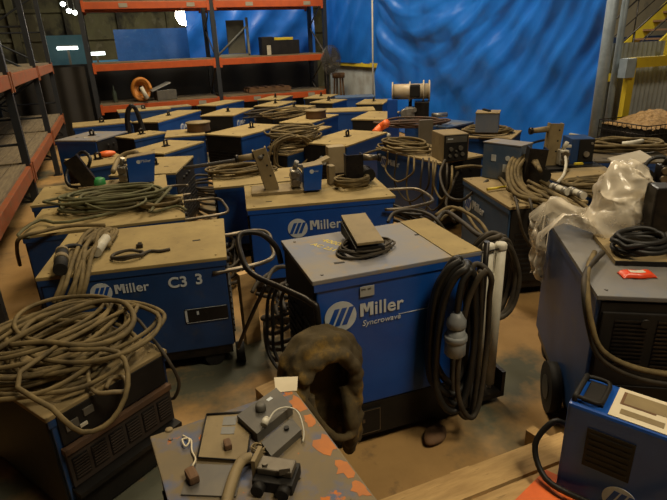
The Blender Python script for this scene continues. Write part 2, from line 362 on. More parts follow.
def machine(key, label, cx, cy, th, L, Wd, h, top=TAN, side=BLUE, lg=True, eye=True, base=.13, lx=.30, wheels=True, eyepos=0., ends=(BLACK, BLACK), louv=True, lz=.17, lr=.066, lt=.095, sub=None):
    rt = empty('welding_machine', (cx, cy, 0), R_(th), label, 'welding machine', GRP)
    MK[key] = (rt, L, Wd, h)
    MB(side).box((0, 0, (base + h - .02) / 2), (L - .02, Wd, h - .02 - base), bev=.006).ob('case', rt)
    tp = MB(top, side).box((0, 0, h - .010), (L + .012, Wd + .014, .02), bev=.004)
    tp.m(1).box((0, -Wd / 2 - .004, h - .035), (L - .0, .006, .03)).box((0, Wd / 2 + .004, h - .035), (L, .006, .03))
    for sx in (-1, 1):
        for sy in (-1, 1): tp.m(0).cyl((sx * (L / 2 - .05), sy * (Wd / 2 - .04), h), (sx * (L / 2 - .05), sy * (Wd / 2 - .04), h + .004), .007, n=8)
    tp.mats.append(BLACK); tp.m(2); hr = random.Random(len(label) * 7 + len(key))
    for sx in (-1, 1):
        qx, qy = sx * (L / 2 - .13 - hr.uniform(0, .05)), hr.uniform(-.32, .15) * Wd
        tp.box((qx, qy, h + .0004), (.045, .016, .0016), rz=hr.uniform(-.3, .3))
    tp.ob('top_panel', rt)
    for s, nm, em in ((1, 'front_panel', ends[0]), (-1, 'rear_panel', ends[1])):
        e = MB(em, BLACK); xx = s * (L / 2 - .012); zh = h - .03 - base
        e.box((xx, 0, base + zh / 2), (.022, Wd - .03, zh), bev=.003)
        if louv:
            nl = 9
            for c in (-1, 0, 1):
                for i in range(nl):
                    e.m(1 if em is BLACK else 1).box((xx + s * .013, c * (Wd - .08) / 3, base + .06 + i * (zh * .62) / nl), (.01, (Wd - .12) / 3 - .015, .012))
            e.m(0)
        if s == 1:
            for yy in (-.12, 0, .12): e.m(1).cyl((xx, yy, h - .11), (xx + .03, yy, h - .11), .018, n=12)
        e.ob(nm, rt)
    MB(BLKM).box((0, 0, base - .03), (L - .04, Wd - .03, .06)).box((0, 0, base - .065), (L - .2, Wd - .1, .03)).ob('chassis', rt)
    if wheels:
        for sx in (-1, 1):
            for sy in (-1, 1):
                x, y = sx * (L / 2 - .13), sy * (Wd / 2 - .05)
                MB(RUB, BLKM).cyl((x, y - .022, .055), (x, y + .022, .055), .055, n=16).m(1).box((x, y, .085), (.03, .055, .03)).ob('wheel', rt)
    if eye:
        MB(BLKM).tube([(eyepos - .026, 0, h), (eyepos - .027, 0, h + .058), (eyepos - .018, 0, h + .070), (eyepos + .018, 0, h + .070), (eyepos + .027, 0, h + .058), (eyepos + .026, 0, h)], .0125, 6, sub=1).box((eyepos, 0, h + .005), (.085, .06, .010)).box((eyepos, 0, h + .012), (.05, .02, .018)).ob('lifting_eye', rt)
    if lg: logo(rt, -L / 2 + lx, h - lz, -Wd / 2 - .0045, lr, lt, sub)
    return rt
def P(key, x, y, z):                            # local point of a machine -> world (z above its top)
    rt, L, Wd, h = MK[key]; a = rt.rotation_euler.z
    return Vector((rt.location.x + x * math.cos(a) - y * math.sin(a), rt.location.y + x * math.sin(a) + y * math.cos(a), h + z))

# --- A, the nearest full machine in the middle
A = machine('A', 'blue welding machine in the middle foreground with a foot pedal on its grey top', 1.0, 1.99, -3, .76, .49, .885, GREYTOP, BLUE, lx=.107, lz=.18, lr=.069, lt=.086, sub='Syncrowave', eye=False, base=.24)
MB(TAN).box((.31, 0, .8865), (.145, .5, .005)).ob('top_strip', A, label='tan dusty strip at the right end of the top')
MB(mat('sticker_paper', (.36, .36, .34), (.30, .30, .28), 9, .7), BLACK).box((-.155, -.2515, .800), (.062, .003, .045)).m(1).text('EPRI  250', .011, T(-.182, -.2535, .806) @ RX90).ob('sticker', A, label='small white paper sticker')
MB(LOGOW).box((.06, -.2465, .660), (.14, .002, .002)).ob('pinstripe', A)
MB(BLACK, STEEL).box((-.16, -.2485, .14), (.13, .006, .13)).m(1).box((-.16, -.2515, .202), (.12, .002, .003)).box((-.16, -.2515, .078), (.12, .002, .003)).box((-.22, -.2515, .14), (.003, .002, .12)).box((-.10, -.2515, .14), (.003, .002, .12)).box((-.18, -.252, .15), (.012, .002, .02)).ob('rating_plate', A)
MB(YEL).text('4000001', .052, T(-.215, .165, .8856) @ Matrix.Rotation(R_(-60), 4, 'Z'), ext=.0005).ob('marker_writing', A, label='upper line of yellow hand writing on the grey top')
MB(YEL).text('AC 251', .045, T(-.275, .135, .8856) @ Matrix.Rotation(R_(-60), 4, 'Z'), ext=.0005).ob('marker_writing', A, label='lower line of yellow hand writing on the grey top')
MB(BLACK).box((0, 0, .145), (.745, .484, .18)).ob('base_skirt', A)
hl = lambda p: (Matrix.Rotation(R_(3), 3, 'Z') @ (Vector(p) - Vector((1.0, 1.99, 0))))
MB(BLKM).tube([hl(p) for p in [(.605, 1.725, .30), (.605, 1.725, .74), (.59, 1.75, .80), (.53, 1.87, .815), (.46, 2.02, .82), (.425, 2.10, .84), (.415, 2.17, .89), (.425, 2.24, .935), (.46, 2.27, .95), (.54, 2.27, .93), (.60, 2.25, .86), (.615, 2.24, .78)]], .0135, 10).ob('handle', A, label='black bent tube handle')
MB(RUB, BLKM).cyl((.38, -.15, .1), (.43, -.15, .1), .1, n=24).m(1).cyl((.375, -.15, .1), (.435, -.15, .1), .04, n=16).ob('wheel', A)
MB(BLKM).box((.47, -.02, .06), (.26, .40, .03)).box((.59, -.02, .12), (.02, .40, .14)).ob('bottle_tray', A)
MB(BLKM).cyl((.40, -.26, .45), (.40, -.26, .93), .013, n=10).box((.39, -.245, .60), (.03, .04, .03)).ob('cable_hook', A)
# --- B, the C3 3 machine
B = machine('B', 'blue welding machine stencilled C3 3 at left, hoses over its dusty top', .02, 3.10, -10, .95, .69, .69, TAN, BLUE_D, eye=False, lx=.29, lz=.125, lr=.055, lt=.075, base=.14)
MB(LOGOW).text('C3', .085, T(.155, -.3493, .545) @ RX90, off=.002).ob('stencil', B); MB(LOGOW).text('3', .085, T(.298, -.3493, .549) @ RX90, off=.002).ob('stencil', B)
rp = MB(BLACK, LOGOW); rp.box((.335, -.349, .36), (.235, .006, .085))
rp.m(1).box((.225, -.3525, .36), (.012, .002, .07)).box((.288, -.3525, .375), (.012, .002, .022)).box((.335, -.3525, .402), (.225, .0015, .002)).box((.335, -.3525, .318), (.225, .0015, .002))
rp.ob('rating_plate', B)
hb = lambda p: (Matrix.Rotation(R_(10), 3, 'Z') @ (Vector(p) - Vector((.02, 3.10, 0))))
MB(STEEL).tube([hb(p) for p in [(.35, 2.69, .60), (.50, 2.69, .60), (.64, 2.71, .60), (.72, 2.78, .60), (.76, 2.95, .60), (.80, 3.14, .60), (.78, 3.24, .60), (.70, 3.28, .60), (.56, 3.27, .60), (.45, 3.29, .60)]], .0125, 10).ob('handle', B, label='bare steel bent tube handle at the right end')
MB(RUB).cyl((.47, -.30, .06), (.52, -.30, .06), .06, n=18).ob('wheel', B)
# --- C, low machine in the left foreground
Cm = machine('C', 'low black fronted welding machine in the left foreground under a heap of cable', -0.385, 2.27, 33, 0.53, 0.7, .53, TAN_D, BLUE_D, lg=False, eye=False, base=.05, wheels=False, louv=False)
# front of C is its short near side: vents and a ledge
v = MB(mat('rusty_ledge', (.10, .048, .02), (.06, .032, .016), 9, .85), BLACK, mat('dark_rust', (.035, .022, .014), (.022, .016, .011), 9, .8))
v.box((0, -0.365, .36), (.49, .03, .025)); v.m(1).box((0, -0.358, .45), (.47, .012, .13))
v.m(2).box((0, -0.360, .265), (.48, .02, .15)); v.m(1)
for i in range(6):
    x = -.195 + i * .078
    v.m(1).box((x, -0.372, .27), (.062, .006, .10))
    v.m(2)
    for k in range(7): v.box((x, -0.376, .23 + k * .0135), (.056, .006, .005))
v.m(1).box((0, -0.380, .17), (.49, .06, .02)).box((0, -0.360, .09), (.48, .012, .15))
v.ob('vent_panel', Cm, label='rusty louvred vent strip under an open dark front')
MB(GREYP, WHITE).box((-.19, -0.366, .455), (.05, .012, .035)).box((-.12, -0.366, .475), (.04, .012, .03)).m(1).box((-.15, -0.370, .43), (.03, .008, .012)).ob('terminal_block', Cm)
# --- D, box at the bottom edge
D = machine('D', 'worn blue machine cut by the bottom edge, loose control parts on its top', .20, 1.19, 5, .48, .56, .62, DTOP, BLUE, lg=False, eye=False)
rnd = random.Random(77)
for (yy, ww, hh) in ((.20, .07, .10), (.10, .05, .07), (-.02, .08, .10), (-.13, .06, .08), (-.22, .05, .07)):
    n = 13; pts = []
    for i in range(n):
        a = 2 * math.pi * i / n; q = rnd.uniform(.55, 1.15)
        pts.append((min(.241, .205 + ww * .5 * q * math.cos(a) + .02), yy + hh * .5 * q * math.sin(a), .6201))
    MB(mat('orange_paint', (.48, .15, .018), (.36, .12, .025), 14, .7)).prism(pts, (0, 0, .0006)).ob('paint_patch', D, label='flaking orange paint patch along the right edge')
# --- E, right foreground machine
E_ = machine('E', 'big blue welding machine at right with a black louvred front and torn plastic bag', 2.125, 1.555, -122, .95, .60, .80, mat('grey_dust_top', (.12, .12, .125), (.15, .135, .11), 4, .6, spots=[(5, (.07, .10, .16), .55, .72)]), BLUE_D, lg=False, eye=False, louv=False)
e = MB(BLACK, BLKM); x = .475
e.box((x, 0, .43), (.02, .56, .60), bev=.006)
for c in range(3):
    for k in range(12): e.m(1).box((x + .012, -.17 + c * .155, .50 + k * .018), (.006, .12, .007))
e.m(0).box((x + .012, .02, .30), (.01, .44, .20), bev=.004)
e.ob('grille', E_, label='black louvred front grille')
MB(RUB, BLKM).cyl((.14, -.36, .125), (.14, -.31, .125), .125, n=28).m(1).cyl((.14, -.365, .125), (.14, -.32, .125), .06, n=20).ob('wheel', E_, label='large rubber tyred wheel')
MB(WHITE).box((.488, .05, .22), (.004, .014, .05)).ob('sticker', E_)
# --- G and the one behind it
machine('G', 'blue welding machine behind the grey topped one, carrying two wire feeders', 1.34, 3.71, -12, 1.07, .65, .69, TAN, BLUE, eye=False, lx=.345, lz=.18, lr=.072, lt=.10)
G = MK['G'][0]
MB(STEEL).tube([(.45, -.36, .60), (.60, -.37, .60), (.80, -.30, .60), (.87, -.22, .60), (.88, -.02, .60), (.84, .12, .60), (.70, .16, .60), (.52, .17, .60)], .012, 10).ob('handle', G, label='bent steel tube handle at the right end')
machine('G2', 'tan topped machine hidden behind the left wire feeder, with a coil and bar on it', 1.1, 4.52, -8, 0.8, .50, .66, TAN, BLUE_B, lg=False, eye=False)
machine('H', 'welding machine in the left row under a large green hose coil', -.14, 3.88, -6, .99, .62, .69, TAN, BLUE_D, lg=False, eye=False)
Hm = MK['H'][0]
MB(STEEL).tube([(.47, -.22, .64), (.60, -.22, .645), (.74, -.20, .645), (.80, -.14, .645), (.79, .08, .645), (.77, .20, .645), (.70, .25, .645), (.47, .26, .645)], .011, 10).ob('handle', Hm, label='bent steel tube handle at the right end')
machine('I', 'welding machine in the left row carrying a wire feeder with a small blue box', -.18, 4.66, -4, .99, .60, .69, TAN, BLUE_D, lg=False, eye=False)
Im = MK['I'][0]
MB(STEEL).tube([(.47, -.18, .60), (.58, -.17, .60), (.68, -.16, .60)], .011, 8).tube([(.47, .20, .60), (.58, .20, .60), (.68, .16, .60)], .011, 8).ob('handle', Im, label='steel tube handle bars at the right end')
machine('J', 'tan topped machine with a lifting ring just right of the small blue feeder box', .28, 5.42, -20, .60, .78, .69, TAN, BLUE_D, lg=False)
machine('K', 'tan topped machine with a lifting ring, behind and right of the orange glove', 0.5, 6.45, 46, 0.75, 0.52, .69, TAN, BLUE_D, lg=False)
machine('L', 'grey topped machine with silver lifting ring standing nearest the left rack', -.32, 7.92, -34, .60, .72, .69, GREYTOP, BLUE_B, lg=False, ends=(BLACK, BLACK))
machine('M', 'tan topped machine with an orange glove beside its lifting ring', -0.24, 6.22, 17, 0.52, 0.64, .66, TAN, BLUE_D, lg=False)
machine('N', 'long blue sided machine at the far left in front of the black corner sheet', -0.2, 9.36, 3, 0.85, 0.58, .69, TAN, BLUE_B, lg=False)
machine('O', 'long machine slanting away behind the black hose bundle, blue side showing', .86, 9.55, 55, 1.5, .45, .69, TAN, BLUE_B, lx=.75, lz=.2)
machine('P', 'low topped machine at the back left with a grey clipboard box behind it', .55, 11.1, 2, .95, .5, .68, TAN, BLUE_D, lg=False)
machine('P2', 'machine at the back left half hidden below the orange spiral coil', 1.22, 11.42, 5, 0.5, 0.34, .66, TAN_D, BLUE_D, lg=False, eye=False)
machine('Q', 'narrow tan topped machine with a ring left of the drum topped machine', 0.3, 7.62, 35, 0.55, 0.38, .69, TAN, BLUE_D, lg=False)
machine('R', 'blue faced machine with a round dark drum standing on its top', 0.85, 7.42, -8, 0.5, 0.6, .69, TAN, BLUE_B, lg=False, ends=(BLUE_B, BLUE_B), louv=False, eye=False)
machine('S', 'black ended machine with a lifting ring, left of the big hose coil', 1.6, 7.04, 38, 0.95, 0.58, .71, TAN, BLUE_B, lg=False, eyepos=.12)
machine('Q2', 'machine buried under the big looped hose coil in the middle', 1.95, 5.98, 35, 0.8, 0.32, .60, TAN_D, BLUE_D, lg=False, eye=False)
machine('T', 'black ended machine behind the drum topped one, small ring on tan top', 1.85, 9.41, 56, 1.0, 0.58, .69, TAN, BLUE_B, lx=.2)
machine('U', 'long blue sided machine near the back rack, behind the left centre machines', 2.06, 11.1, 44, 1.0, .45, .69, TAN, BLUE_B, lg=False, eye=False)
machine('V', 'tan topped machine at the very back under the rack beam, left of centre', 3.27, 11.3, 53, 0.8, 0.5, .69, TAN, BLUE_D, lg=False)
machine('W', 'black ended machine with a small ring two rows before the back rack', 2.92, 10.12, 48, 0.85, 0.48, .69, TAN, BLUE_D, lg=False)
machine('X', 'machine with a bent raised top flap beside loose cables', 3.0, 9.22, 40, 0.7, .47, .69, TAN, BLUE_D, lg=False)
machine('Y', 'blue edged machine at the back, just left of the pedestal fan foot', 4.15, 10.85, 49, 0.75, 0.5, .69, TAN, BLUE_B, lg=False)
machine('Z', 'tan topped machine in the third row from the rack, below the fan', 3.92, 9.85, 40, 0.6, .5, .69, TAN, BLUE_B, lg=False)
machine('AA', 'blue sided machine against the corrugated wall below the yellow rail', 4.7, 10.35, -20, 0.8, 0.48, .69, mat('blue_dust_top', (.04, .10, .22), (.10, .12, .15), 4, .6), BLUE_B, lg=False, eye=False)
machine('AB', 'tan topped machine with ring by the left edge of the big tarpaulin', 4.55, 9.15, 52, .75, .5, .69, TAN, BLUE_B, lg=False)
machine('AC', 'wide tan topped machine lying behind the second drum topped machine', 3.60, 8.35, -22, 1.0, .5, .69, TAN, BLUE_B, lg=False, eye=False)
machine('AD', 'welding machine with a round dark drum on its tan top near the centre', 2.74, 7.68, 42, .96, 0.5, .69, TAN, BLUE_B, lg=False, eye=False)
machine('AE', 'tan topped machine between the drum topped one and the big hose coil', 2.32, 6.7, 40, 0.85, 0.32, .67, TAN, BLUE_B, lg=False, eye=False)
machine('AF', 'welding machine with a lifting ring on its clean tan top in the centre', 2.52, 5.81, 35, .97, .59, .69, TAN, BLUE_B, lg=False, eyepos=.03)
machine('AG', 'blue fronted machine with an orange torch lying beside it', 3.70, 7.35, 47, .9, .5, .69, TAN, BLUE_B, lg=False, eye=False)
machine('AH', 'blue machine under the big spool feeder beside the tarpaulin', 4.16, 6.35, -72, .75, .58, .66, BLUE_G, BLUE_B, lg=False, eye=False)
machine('AI', 'blue welding machine right of centre with a tan control box and hanging hoses', 2.87, 4.57, -82, 1.0, .55, .69, TAN_D, BLUE_B, eye=False, lx=.14, lz=.13, lr=.06, lt=.085)
machine('AJ', 'blue machine by the tarpaulin with a grey box on a hose coil', 4.05, 5.05, -51, .55, .60, .69, TAN_D, BLUE_B, lg=False, eye=False)
machine('AK', 'blue welding machine at right with a black louvred end and thick hoses over it', 2.69, 2.99, -104, .82, .55, .69, TAN_D, mat('grey_blue_paint', (.02, .06, .14), (.03, .075, .16), 5, .5, spots=[(12, (.09, .10, .11), .6, .85)]), lx=.13, lz=.17, eye=False)
machine('AL', 'dark topped machine carrying the tall bracket feeder and small blue box', 3.52, 3.62, -42, .6, .62, .66, mat('dark_dust_top', (.05, .04, .026), (.09, .07, .04), 5, .85), BLUE_D, lg=False, eye=False)
machine('AM', 'blue machine at far right under a large brown hose coil', 4.38, 3.55, -35, .70, .60, .66, mat('dark_dust_top', (.05, .04, .026)), BLUE_B, lg=False, eye=False)
machine('AN', 'machine at the right edge behind the plastic bag with a pale board on it', 3.29, 2.8, -104, 0.8, 0.5, .69, TAN_D, BLUE_D, lg=False, eye=False)

# ------------------------------------------------------------------ hoses and cables
def hose(label, pts, r, m, name='hose', cat='hose', group=None, n=8, sub=5):
    return MB(m).tube(pts, r, n, sub=sub).ob(name, label=label, cat=cat, group=group)
def loops(c, rx, ry, rz, turns, r, seed, lift=.06, jit=.18, step=14, squash=1.):
    rnd = random.Random(seed); pts = []; ca, sa = math.cos(rz), math.sin(rz)
    ox = oy = 0; fx = fy = 1; tx = ty = 0; k = turns * step
    for i in range(int(k)):
        a = 2 * math.pi * i / step
        if i % step == 0: tx, ty = rnd.gauss(0, jit * rx * .55), rnd.gauss(0, jit * ry * .55); gx, gy = 1 + rnd.uniform(-jit, jit * .6), 1 + rnd.uniform(-jit, jit * .6)
        ox += (tx - ox) * .22; oy += (ty - oy) * .22; fx += (gx - fx) * .22; fy += (gy - fy) * .22
        x = ox + rx * fx * math.cos(a); y = oy + ry * fy * math.sin(a)
        z = r + lift * (i / k) + abs(noise.noise(Vector((a * .7, i * .13, seed)))) * r * 3.
        pts.append(Vector((c[0] + x * ca - y * sa, c[1] + x * sa + y * ca, c[2] + z)))
    return pts
def coil(label, c, rx, ry, rz, turns, r, m, seed, lift=.06, jit=.18, name='hose_coil', cat='hose coil', tail=None, head=None, group=None, n=7):
    p = loops(c, rx, ry, rz, turns, r, seed, lift, jit)
    if tail: p = p + [Vector(t) for t in tail]
    if head: p = [Vector(t) for t in head] + p
    return hose(label, p, r, m, name, cat, group, n, 3)

# C: heap of cable
c0 = on(58, 353, .53)
coil('tangled heap of thick dusty cable over the low machine in the left foreground', c0, .27, .25, .5, 24, .0098, HOSE, 3, .11, .45, 'cable_heap', 'cable', tail=[on(20, 372, .66), on(52, 408, .60), on(82, 432, .50), on(112, 420, .50), on(128, 385, .58), on(118, 352, .64), on(70, 350, .67)])
hose('single thin cable hanging over the right edge of the low left machine', [on(84, 330, .60), on(130, 316, .60), on(152, 338, .57), on(168, 360, .50), on(179, 382, .38), on(174, 398, .28), on(166, 396, .26)], .008, HOSE_D, 'cable', 'cable')
hose('thick cable lying in a wide sweep on top of the left foreground heap', [on(-8, 352, .66), on(40, 325, .68), on(90, 303, .68), on(122, 302, .68), on(134, 318, .67), on(122, 336, .66), on(88, 346, .67), on(45, 342, .67), on(10, 345, .66)], .012, HOSE, 'cable', 'cable')
hose('cable end coiled small at the front edge of the low left machine', [on(92, 362, .58), on(88, 378, .57), on(96, 392, .55), on(114, 392, .55), on(126, 390, .53), on(124, 378, .54), on(112, 378, .54), on(106, 388, .53)], .009, TANP, 'cable', 'cable')
# B: hoses bundled across the left end
hs = []
for i in range(6):
    jr = random.Random(200 + i); q1, q2, q3 = jr.uniform(-7, 7), jr.uniform(-7, 8), jr.uniform(-6, 10)
    hs.append([aty(60 + i * 4.5 + q1, 303 - i, 2.68), aty(64 + i * 4.6 + q1 * .5, 286 - i, 2.72), on(70 + i * 4.5 + q2 * .4, 268 - i * 1.2, .70, .02 + .006 * i), on(78 + i * 4.2 + q2, 252 - i, .70, .02 + .012 * (i % 3)), on(85 + i * 4.4 + q3 * .6, 241 - i, .70, .02 + .012 * (i % 2)), on(98 + i * 3.4 + q3, 234 + q1 * .3, .70, .02), on(104 + q3 * 1.5, 246 + q2 * .5, .70, .015)])
for i, p in enumerate(hs):
    hose('dusty hose in the bundle draped over the left end of the stencilled machine', p, .0125, HOSE, group='hoses draped over the stencilled machine')
a, b = on(96, 252, .73), on(106, 238, .74)
pl = empty('cable_plug', a, 0, 'pale tan plug end lying on the hose bundle at left', 'plug')
d = b - a
MB(WHITE).cyl((0, 0, 0), d, .03, .026, 20).ob('body', pl); MB(TANP).cyl(d, d * 1.22, .021, .018, 16).ob('collar', pl)
a = on(62, 277, .70, .04); b = on(64, 258, .72, .04); d = b - a
pl = empty('cable_plug', a, 0, 'black banded plug standing at the left corner of the stencilled machine', 'plug')
MB(RUB).cyl((0, 0, 0), d, .034, .03, 20).ob('body', pl); MB(TANP).cyl(d * .45, d * .62, .036, None, 20).ob('band', pl); MB(TANP).cyl(d * .9, d * 1.0, .034, None, 20).ob('band', pl); MB(RUB).tube([d, d * 1.15 + Vector((.02, .02, 0)), d * 1.2 + Vector((.06, .06, -.02)), d + Vector((.12, .14, -.06))], .013).ob('tail', pl)
coil('thin small ring of cable lying on the stencilled machine top', on(128, 258, .69), .085, .055, -.17, 2, .009, HOSE_D, 31, .01, .06, 'cable_ring', 'cable', tail=[on(150, 251, .70), on(160, 251, .70), on(170, 249, .70)])
MB(BLKM).box((0, 0, .004), (.02, .09, .008)).box((.01, -.035, .012), (.035, .018, .02)).ob('clip', loc=on(139, 246, .69), rz=-.2, label='small dark metal clip lying on the stencilled machine top', cat='clip')
# H: green hose coil
coil('large dusty green hose coil spread on the second machine in the left row', on(116, 207, .69), .36, .17, -.1, 13, .0105, HOSE_G, 8, .10, .30, tail=[on(150, 212, .72), on(176, 206, .71), on(186, 210, .71)], head=[on(30, 238, .70), on(18, 235, .72), on(40, 220, .72), on(70, 222, .72)])
hose('dusty hose trailing over the left corner of the green coil machine', [on(105, 225, .71), on(70, 226, .72), on(40, 232, .73), on(20, 238, .72), on(17, 250, .62), on(20, 265, .45)], .012, HOSE)
hose('pale green hose loop on top of the green coil', [on(70, 196, .76), on(82, 202, .78), on(105, 210, .79), on(130, 208, .79), on(146, 200, .78), on(135, 194, .77), on(105, 195, .77), on(84, 203, .78)], .008, HOSE_G)
coil('loose hose loops at the right end of the green coil', on(163, 208, .69), .14, .09, -.1, 4, .0105, HOSE, 18, .05, .25)

# ------------------------------------------------------------------ A: pedal, hanging hoses, tubes, jacket
pc = on(362, 246, .885); v = on(377, 252, .885) - on(352, 222, .885); yaw = math.atan2(v.y, v.x)
coil('thin black cable coiled round the foot pedal on the grey top', on(365, 250, .885), .120, .085, .1, 7, .0055, HOSE_D, 5, .025, .20, 'cable_coil', 'cable')
pedal_scale = 1.18
pd = empty('foot_pedal', (pc.x, pc.y, .909), yaw, 'black and tan foot pedal lying on the grey topped middle machine', 'foot pedal')
MB(BLACK).prism([(-.115, -.055, 0), (.115, -.055, 0), (.115, -.055, .02), (-.115, -.055, .055)], (0, .11, 0)).ob('base', pd)
MB(TANP).prism([(-.125, -.05, .062), (.118, -.05, .032), (.118, -.05, .042), (-.125, -.05, .076)], (0, .10, 0)).ob('treadle', pd)
for ch in pd.children:
    ch.data.transform(Matrix.Diagonal((pedal_scale, pedal_scale, 1.1, 1)))
# looped cables on the hook
def hang(c, u, w, top, bot, n, r, seed, m, jit=.2):
    rnd = random.Random(seed); u = Vector(u).normalized(); nn = Vector((-u.y, u.x, 0)); pts = []; st = 12
    for k in range(n):
        ww = w * (1 + rnd.uniform(-jit, jit)); bb = bot + rnd.uniform(0, .16) * (top - bot); tt = top + rnd.uniform(-.03, .015); off = rnd.uniform(-.05, .05); sh = rnd.uniform(-.25, .25) * w
        for i in range(st):
            a = 2 * math.pi * i / st + math.pi / 2
            s = math.sin(a); x = math.cos(a) * ww * (1.0 if s < 0 else .85) + sh * (1 - (s + 1) / 2)
            z = (tt + bb) / 2 + (tt - bb) / 2 * (abs(s) ** .8 * (1 if s > 0 else -1))
            pts.append(Vector(c) + u * x + nn * (off + .02 * math.cos(a * 2)) + Vector((0, 0, z)))
    return pts
hose('heavy black cable hung in long loops from the right end of the middle machine', hang((1.195, 1.645, 0), (1, -.05, 0), .125, .90, .20, 6, .0155, 11, HOSE_K, .3), .0155, HOSE_K, 'hanging_cable', 'cable')
hose('brownish cable loop hanging among the black loops at the middle machine', hang((1.265, 1.61, 0), (1, .1, 0), .085, .88, .08, 2, .0125, 12, HOSE_D, .3), .0125, HOSE_D, 'hanging_cable', 'cable')
hose('dusty hose loops hanging just behind the white tubes', hang((1.60, 1.92, 0), (1, -.35, 0), .13, .86, .36, 6, .013, 14, HOSE_D), .013, HOSE_D, 'hanging_cable', 'cable')
pg = empty('connector', (1.15, 1.57, .51), 0, 'large grey ribbed power connector hanging in front of the middle machine', 'connector')
MB(mat('light_grey_plastic', (.20, .21, .21), (.15, .155, .155), 12, .5)).lathe([(.036, 0), (.044, .01), (.044, .075), (.038, .085), (.036, .13)], n=24).ob('body', pg)
MB(mat('light_grey_plastic', (.20, .21, .21), (.15, .155, .155), 12, .5)).lathe([(.046, .072), (.049, .078), (.049, .092), (.046, .098)], n=24).ob('locking_ring', pg)
MB(mat('light_grey_plastic', (.20, .21, .21), (.15, .155, .155), 12, .5)).lathe([(.034, .13), (.040, .138), (.040, .165), (.030, .18), (.02, .20)], n=24).ob('gland', pg)
MB(HOSE_K).tube([(0, 0, .19), (.0, -.005, .27), (.02, 0, .34), (.06, 0, .38)], .013).ob('cable_stub', pg)
for k, (px, py) in enumerate(((489, 245), (501, 244))):
    p = on(px, py, .86)
    wt = empty('white_tube', (p.x, p.y, .0), 0, ('left' if k == 0 else 'right') + ' one of two white capped tubes standing beside the hanging black cables', 'tube', 'white capped tubes')
    MB(WHITE).cyl((0, 0, .10), (0, 0, .84), .025, n=24).cyl((0, 0, 0), (0, 0, .10), .012, n=12).ob('barrel', wt); MB(WHITE).lathe([(.027, .835), (.029, .84), (.029, .858), (.024, .866)], n=24).ob('cap', wt)
p = on(490, 246, .85)
MB(BLKM).tube([(p.x - .08, p.y - .035, .842), (p.x, p.y - .04, .846), (p.x + .06, p.y - .03, .844)], .004, sub=3).ob('tie', label='thin black tie across the two white tubes', cat='tie')
hose('dark hose crossing from the middle machine to the white tubes', [on(432, 228, .75), on(445, 212, .78), on(462, 222, .80), on(480, 236, .80), on(500, 240, .78), on(512, 262, .70), on(515, 290, .50)], .013, HOSE_D)
hose('upper hose of the loose sheaf behind the middle machine', [on(436, 215, .70), on(452, 207, .72), on(478, 220, .72), on(492, 240, .68), on(506, 252, .60), on(512, 275, .5)], .011, HOSE)
hose('hose of the loose sheaf sagging behind the middle machine', [on(440, 220, .62), on(460, 208, .66), on(476, 228, .60), on(494, 246, .55)], .011, HOSE)
hose('hose lying along the back edge of the middle machine top', [on(388, 222, .87), on(394, 213, .89), on(410, 210, .90), on(428, 214, .89), on(440, 224, .86), on(450, 240, .75)], .009, HOSE_D)

# work jacket bundled against the left front of A
JK = mat('work_jacket', (.085, .060, .022), (.050, .036, .015), 5, .9, bump=.3, spots=[(3.5, (.27, .155, .02), .50, .62), (9, (.03, .024, .012), .54, .70)])
jc = Vector((.585, 1.60, .55))
def remeshed(mb, vox, name, smooth_it=6):
    me = bpy.data.meshes.new('t'); mb.bm.to_mesh(me); mb.bm.free(); o = bpy.data.objects.new('t', me); COL.objects.link(o)
    r = o.modifiers.new('r', 'REMESH'); r.mode = 'VOXEL'; r.voxel_size = vox; r.use_smooth_shade = True
    sm = o.modifiers.new('s', 'SMOOTH'); sm.iterations = smooth_it; sm.factor = .5
    out = bpy.data.meshes.new_from_object(o.evaluated_get(bpy.context.evaluated_depsgraph_get()))
    bpy.data.objects.remove(o); bpy.data.meshes.remove(me)
    nb = MB(*mb.mats); nb.bm.from_mesh(out); bpy.data.meshes.remove(out)
    nb.dn = nb.bm.faces.layers.int.get('done') or nb.bm.faces.layers.int.new('done')
    for f in nb.bm.faces: f.smooth = True; f[nb.dn] = 1
    return nb
j = MB(JK)
def roll(R, y, r, zl, zr, seed, sx=1., top=1.):
    pts = []
    for i in range(15):
        a = math.pi * (1 - i / 14); w = noise.noise(Vector((i * .5, seed, 0)))
        pts.append(jc + Vector((R * sx * math.cos(a) + .012 * w, y + .016 * noise.noise(Vector((i * .7, seed, 5))), R * top * math.sin(a) + .02 * w)))
    pts = [jc + Vector((-R * sx + .02, y, -zl)), jc + Vector((-R * sx - .005, y + .01, -zl * .5))] + pts + [jc + Vector((R * sx + .0, y + .01, -zr * .5)), jc + Vector((R * sx - .03, y, -zr))]
    j.tube(pts, r, 10, sub=4)
roll(.140, .070, .040, .22, .30, 1, 1.0, 1.05, ); roll(.118, .020, .036, .18, .34, 2, 1.05, 1.22); roll(.098, -.030, .030, .26, .24, 3, 1.12, 1.12)
roll(.128, .045, .026, .30, .20, 6, 1.08, 1.25)
j.box(jc + Vector((0, .085, -.13)), (.25, .03, .46), bev=.01)
for k in (0, 1, 5, 6): j.tube([jc + Vector((-.125 + k * .040, .03 - .03 * (k % 2), -.06)), jc + Vector((-.115 + k * .038, .0 - .03 * (k % 3), -.20)), jc + Vector((-.08 + k * .034, .02, -.36 - .04 * (k % 2)))], .030, 8)
j.tube([jc + Vector((-.15, -.02, .02)), jc + Vector((-.10, -.09, -.06)), jc + Vector((-.02, -.10, -.20)), jc + Vector((.07, -.07, -.24)), jc + Vector((.13, -.03, -.18))], .016, 8)
j = remeshed(j, .0070, 'j', 2)
for v in j.bm.verts:
    p = v.co * 22; v.co += Vector((noise.noise(p), noise.noise(p + Vector((3, 0, 0))), noise.noise(p + Vector((0, 5, 0))))) * .007
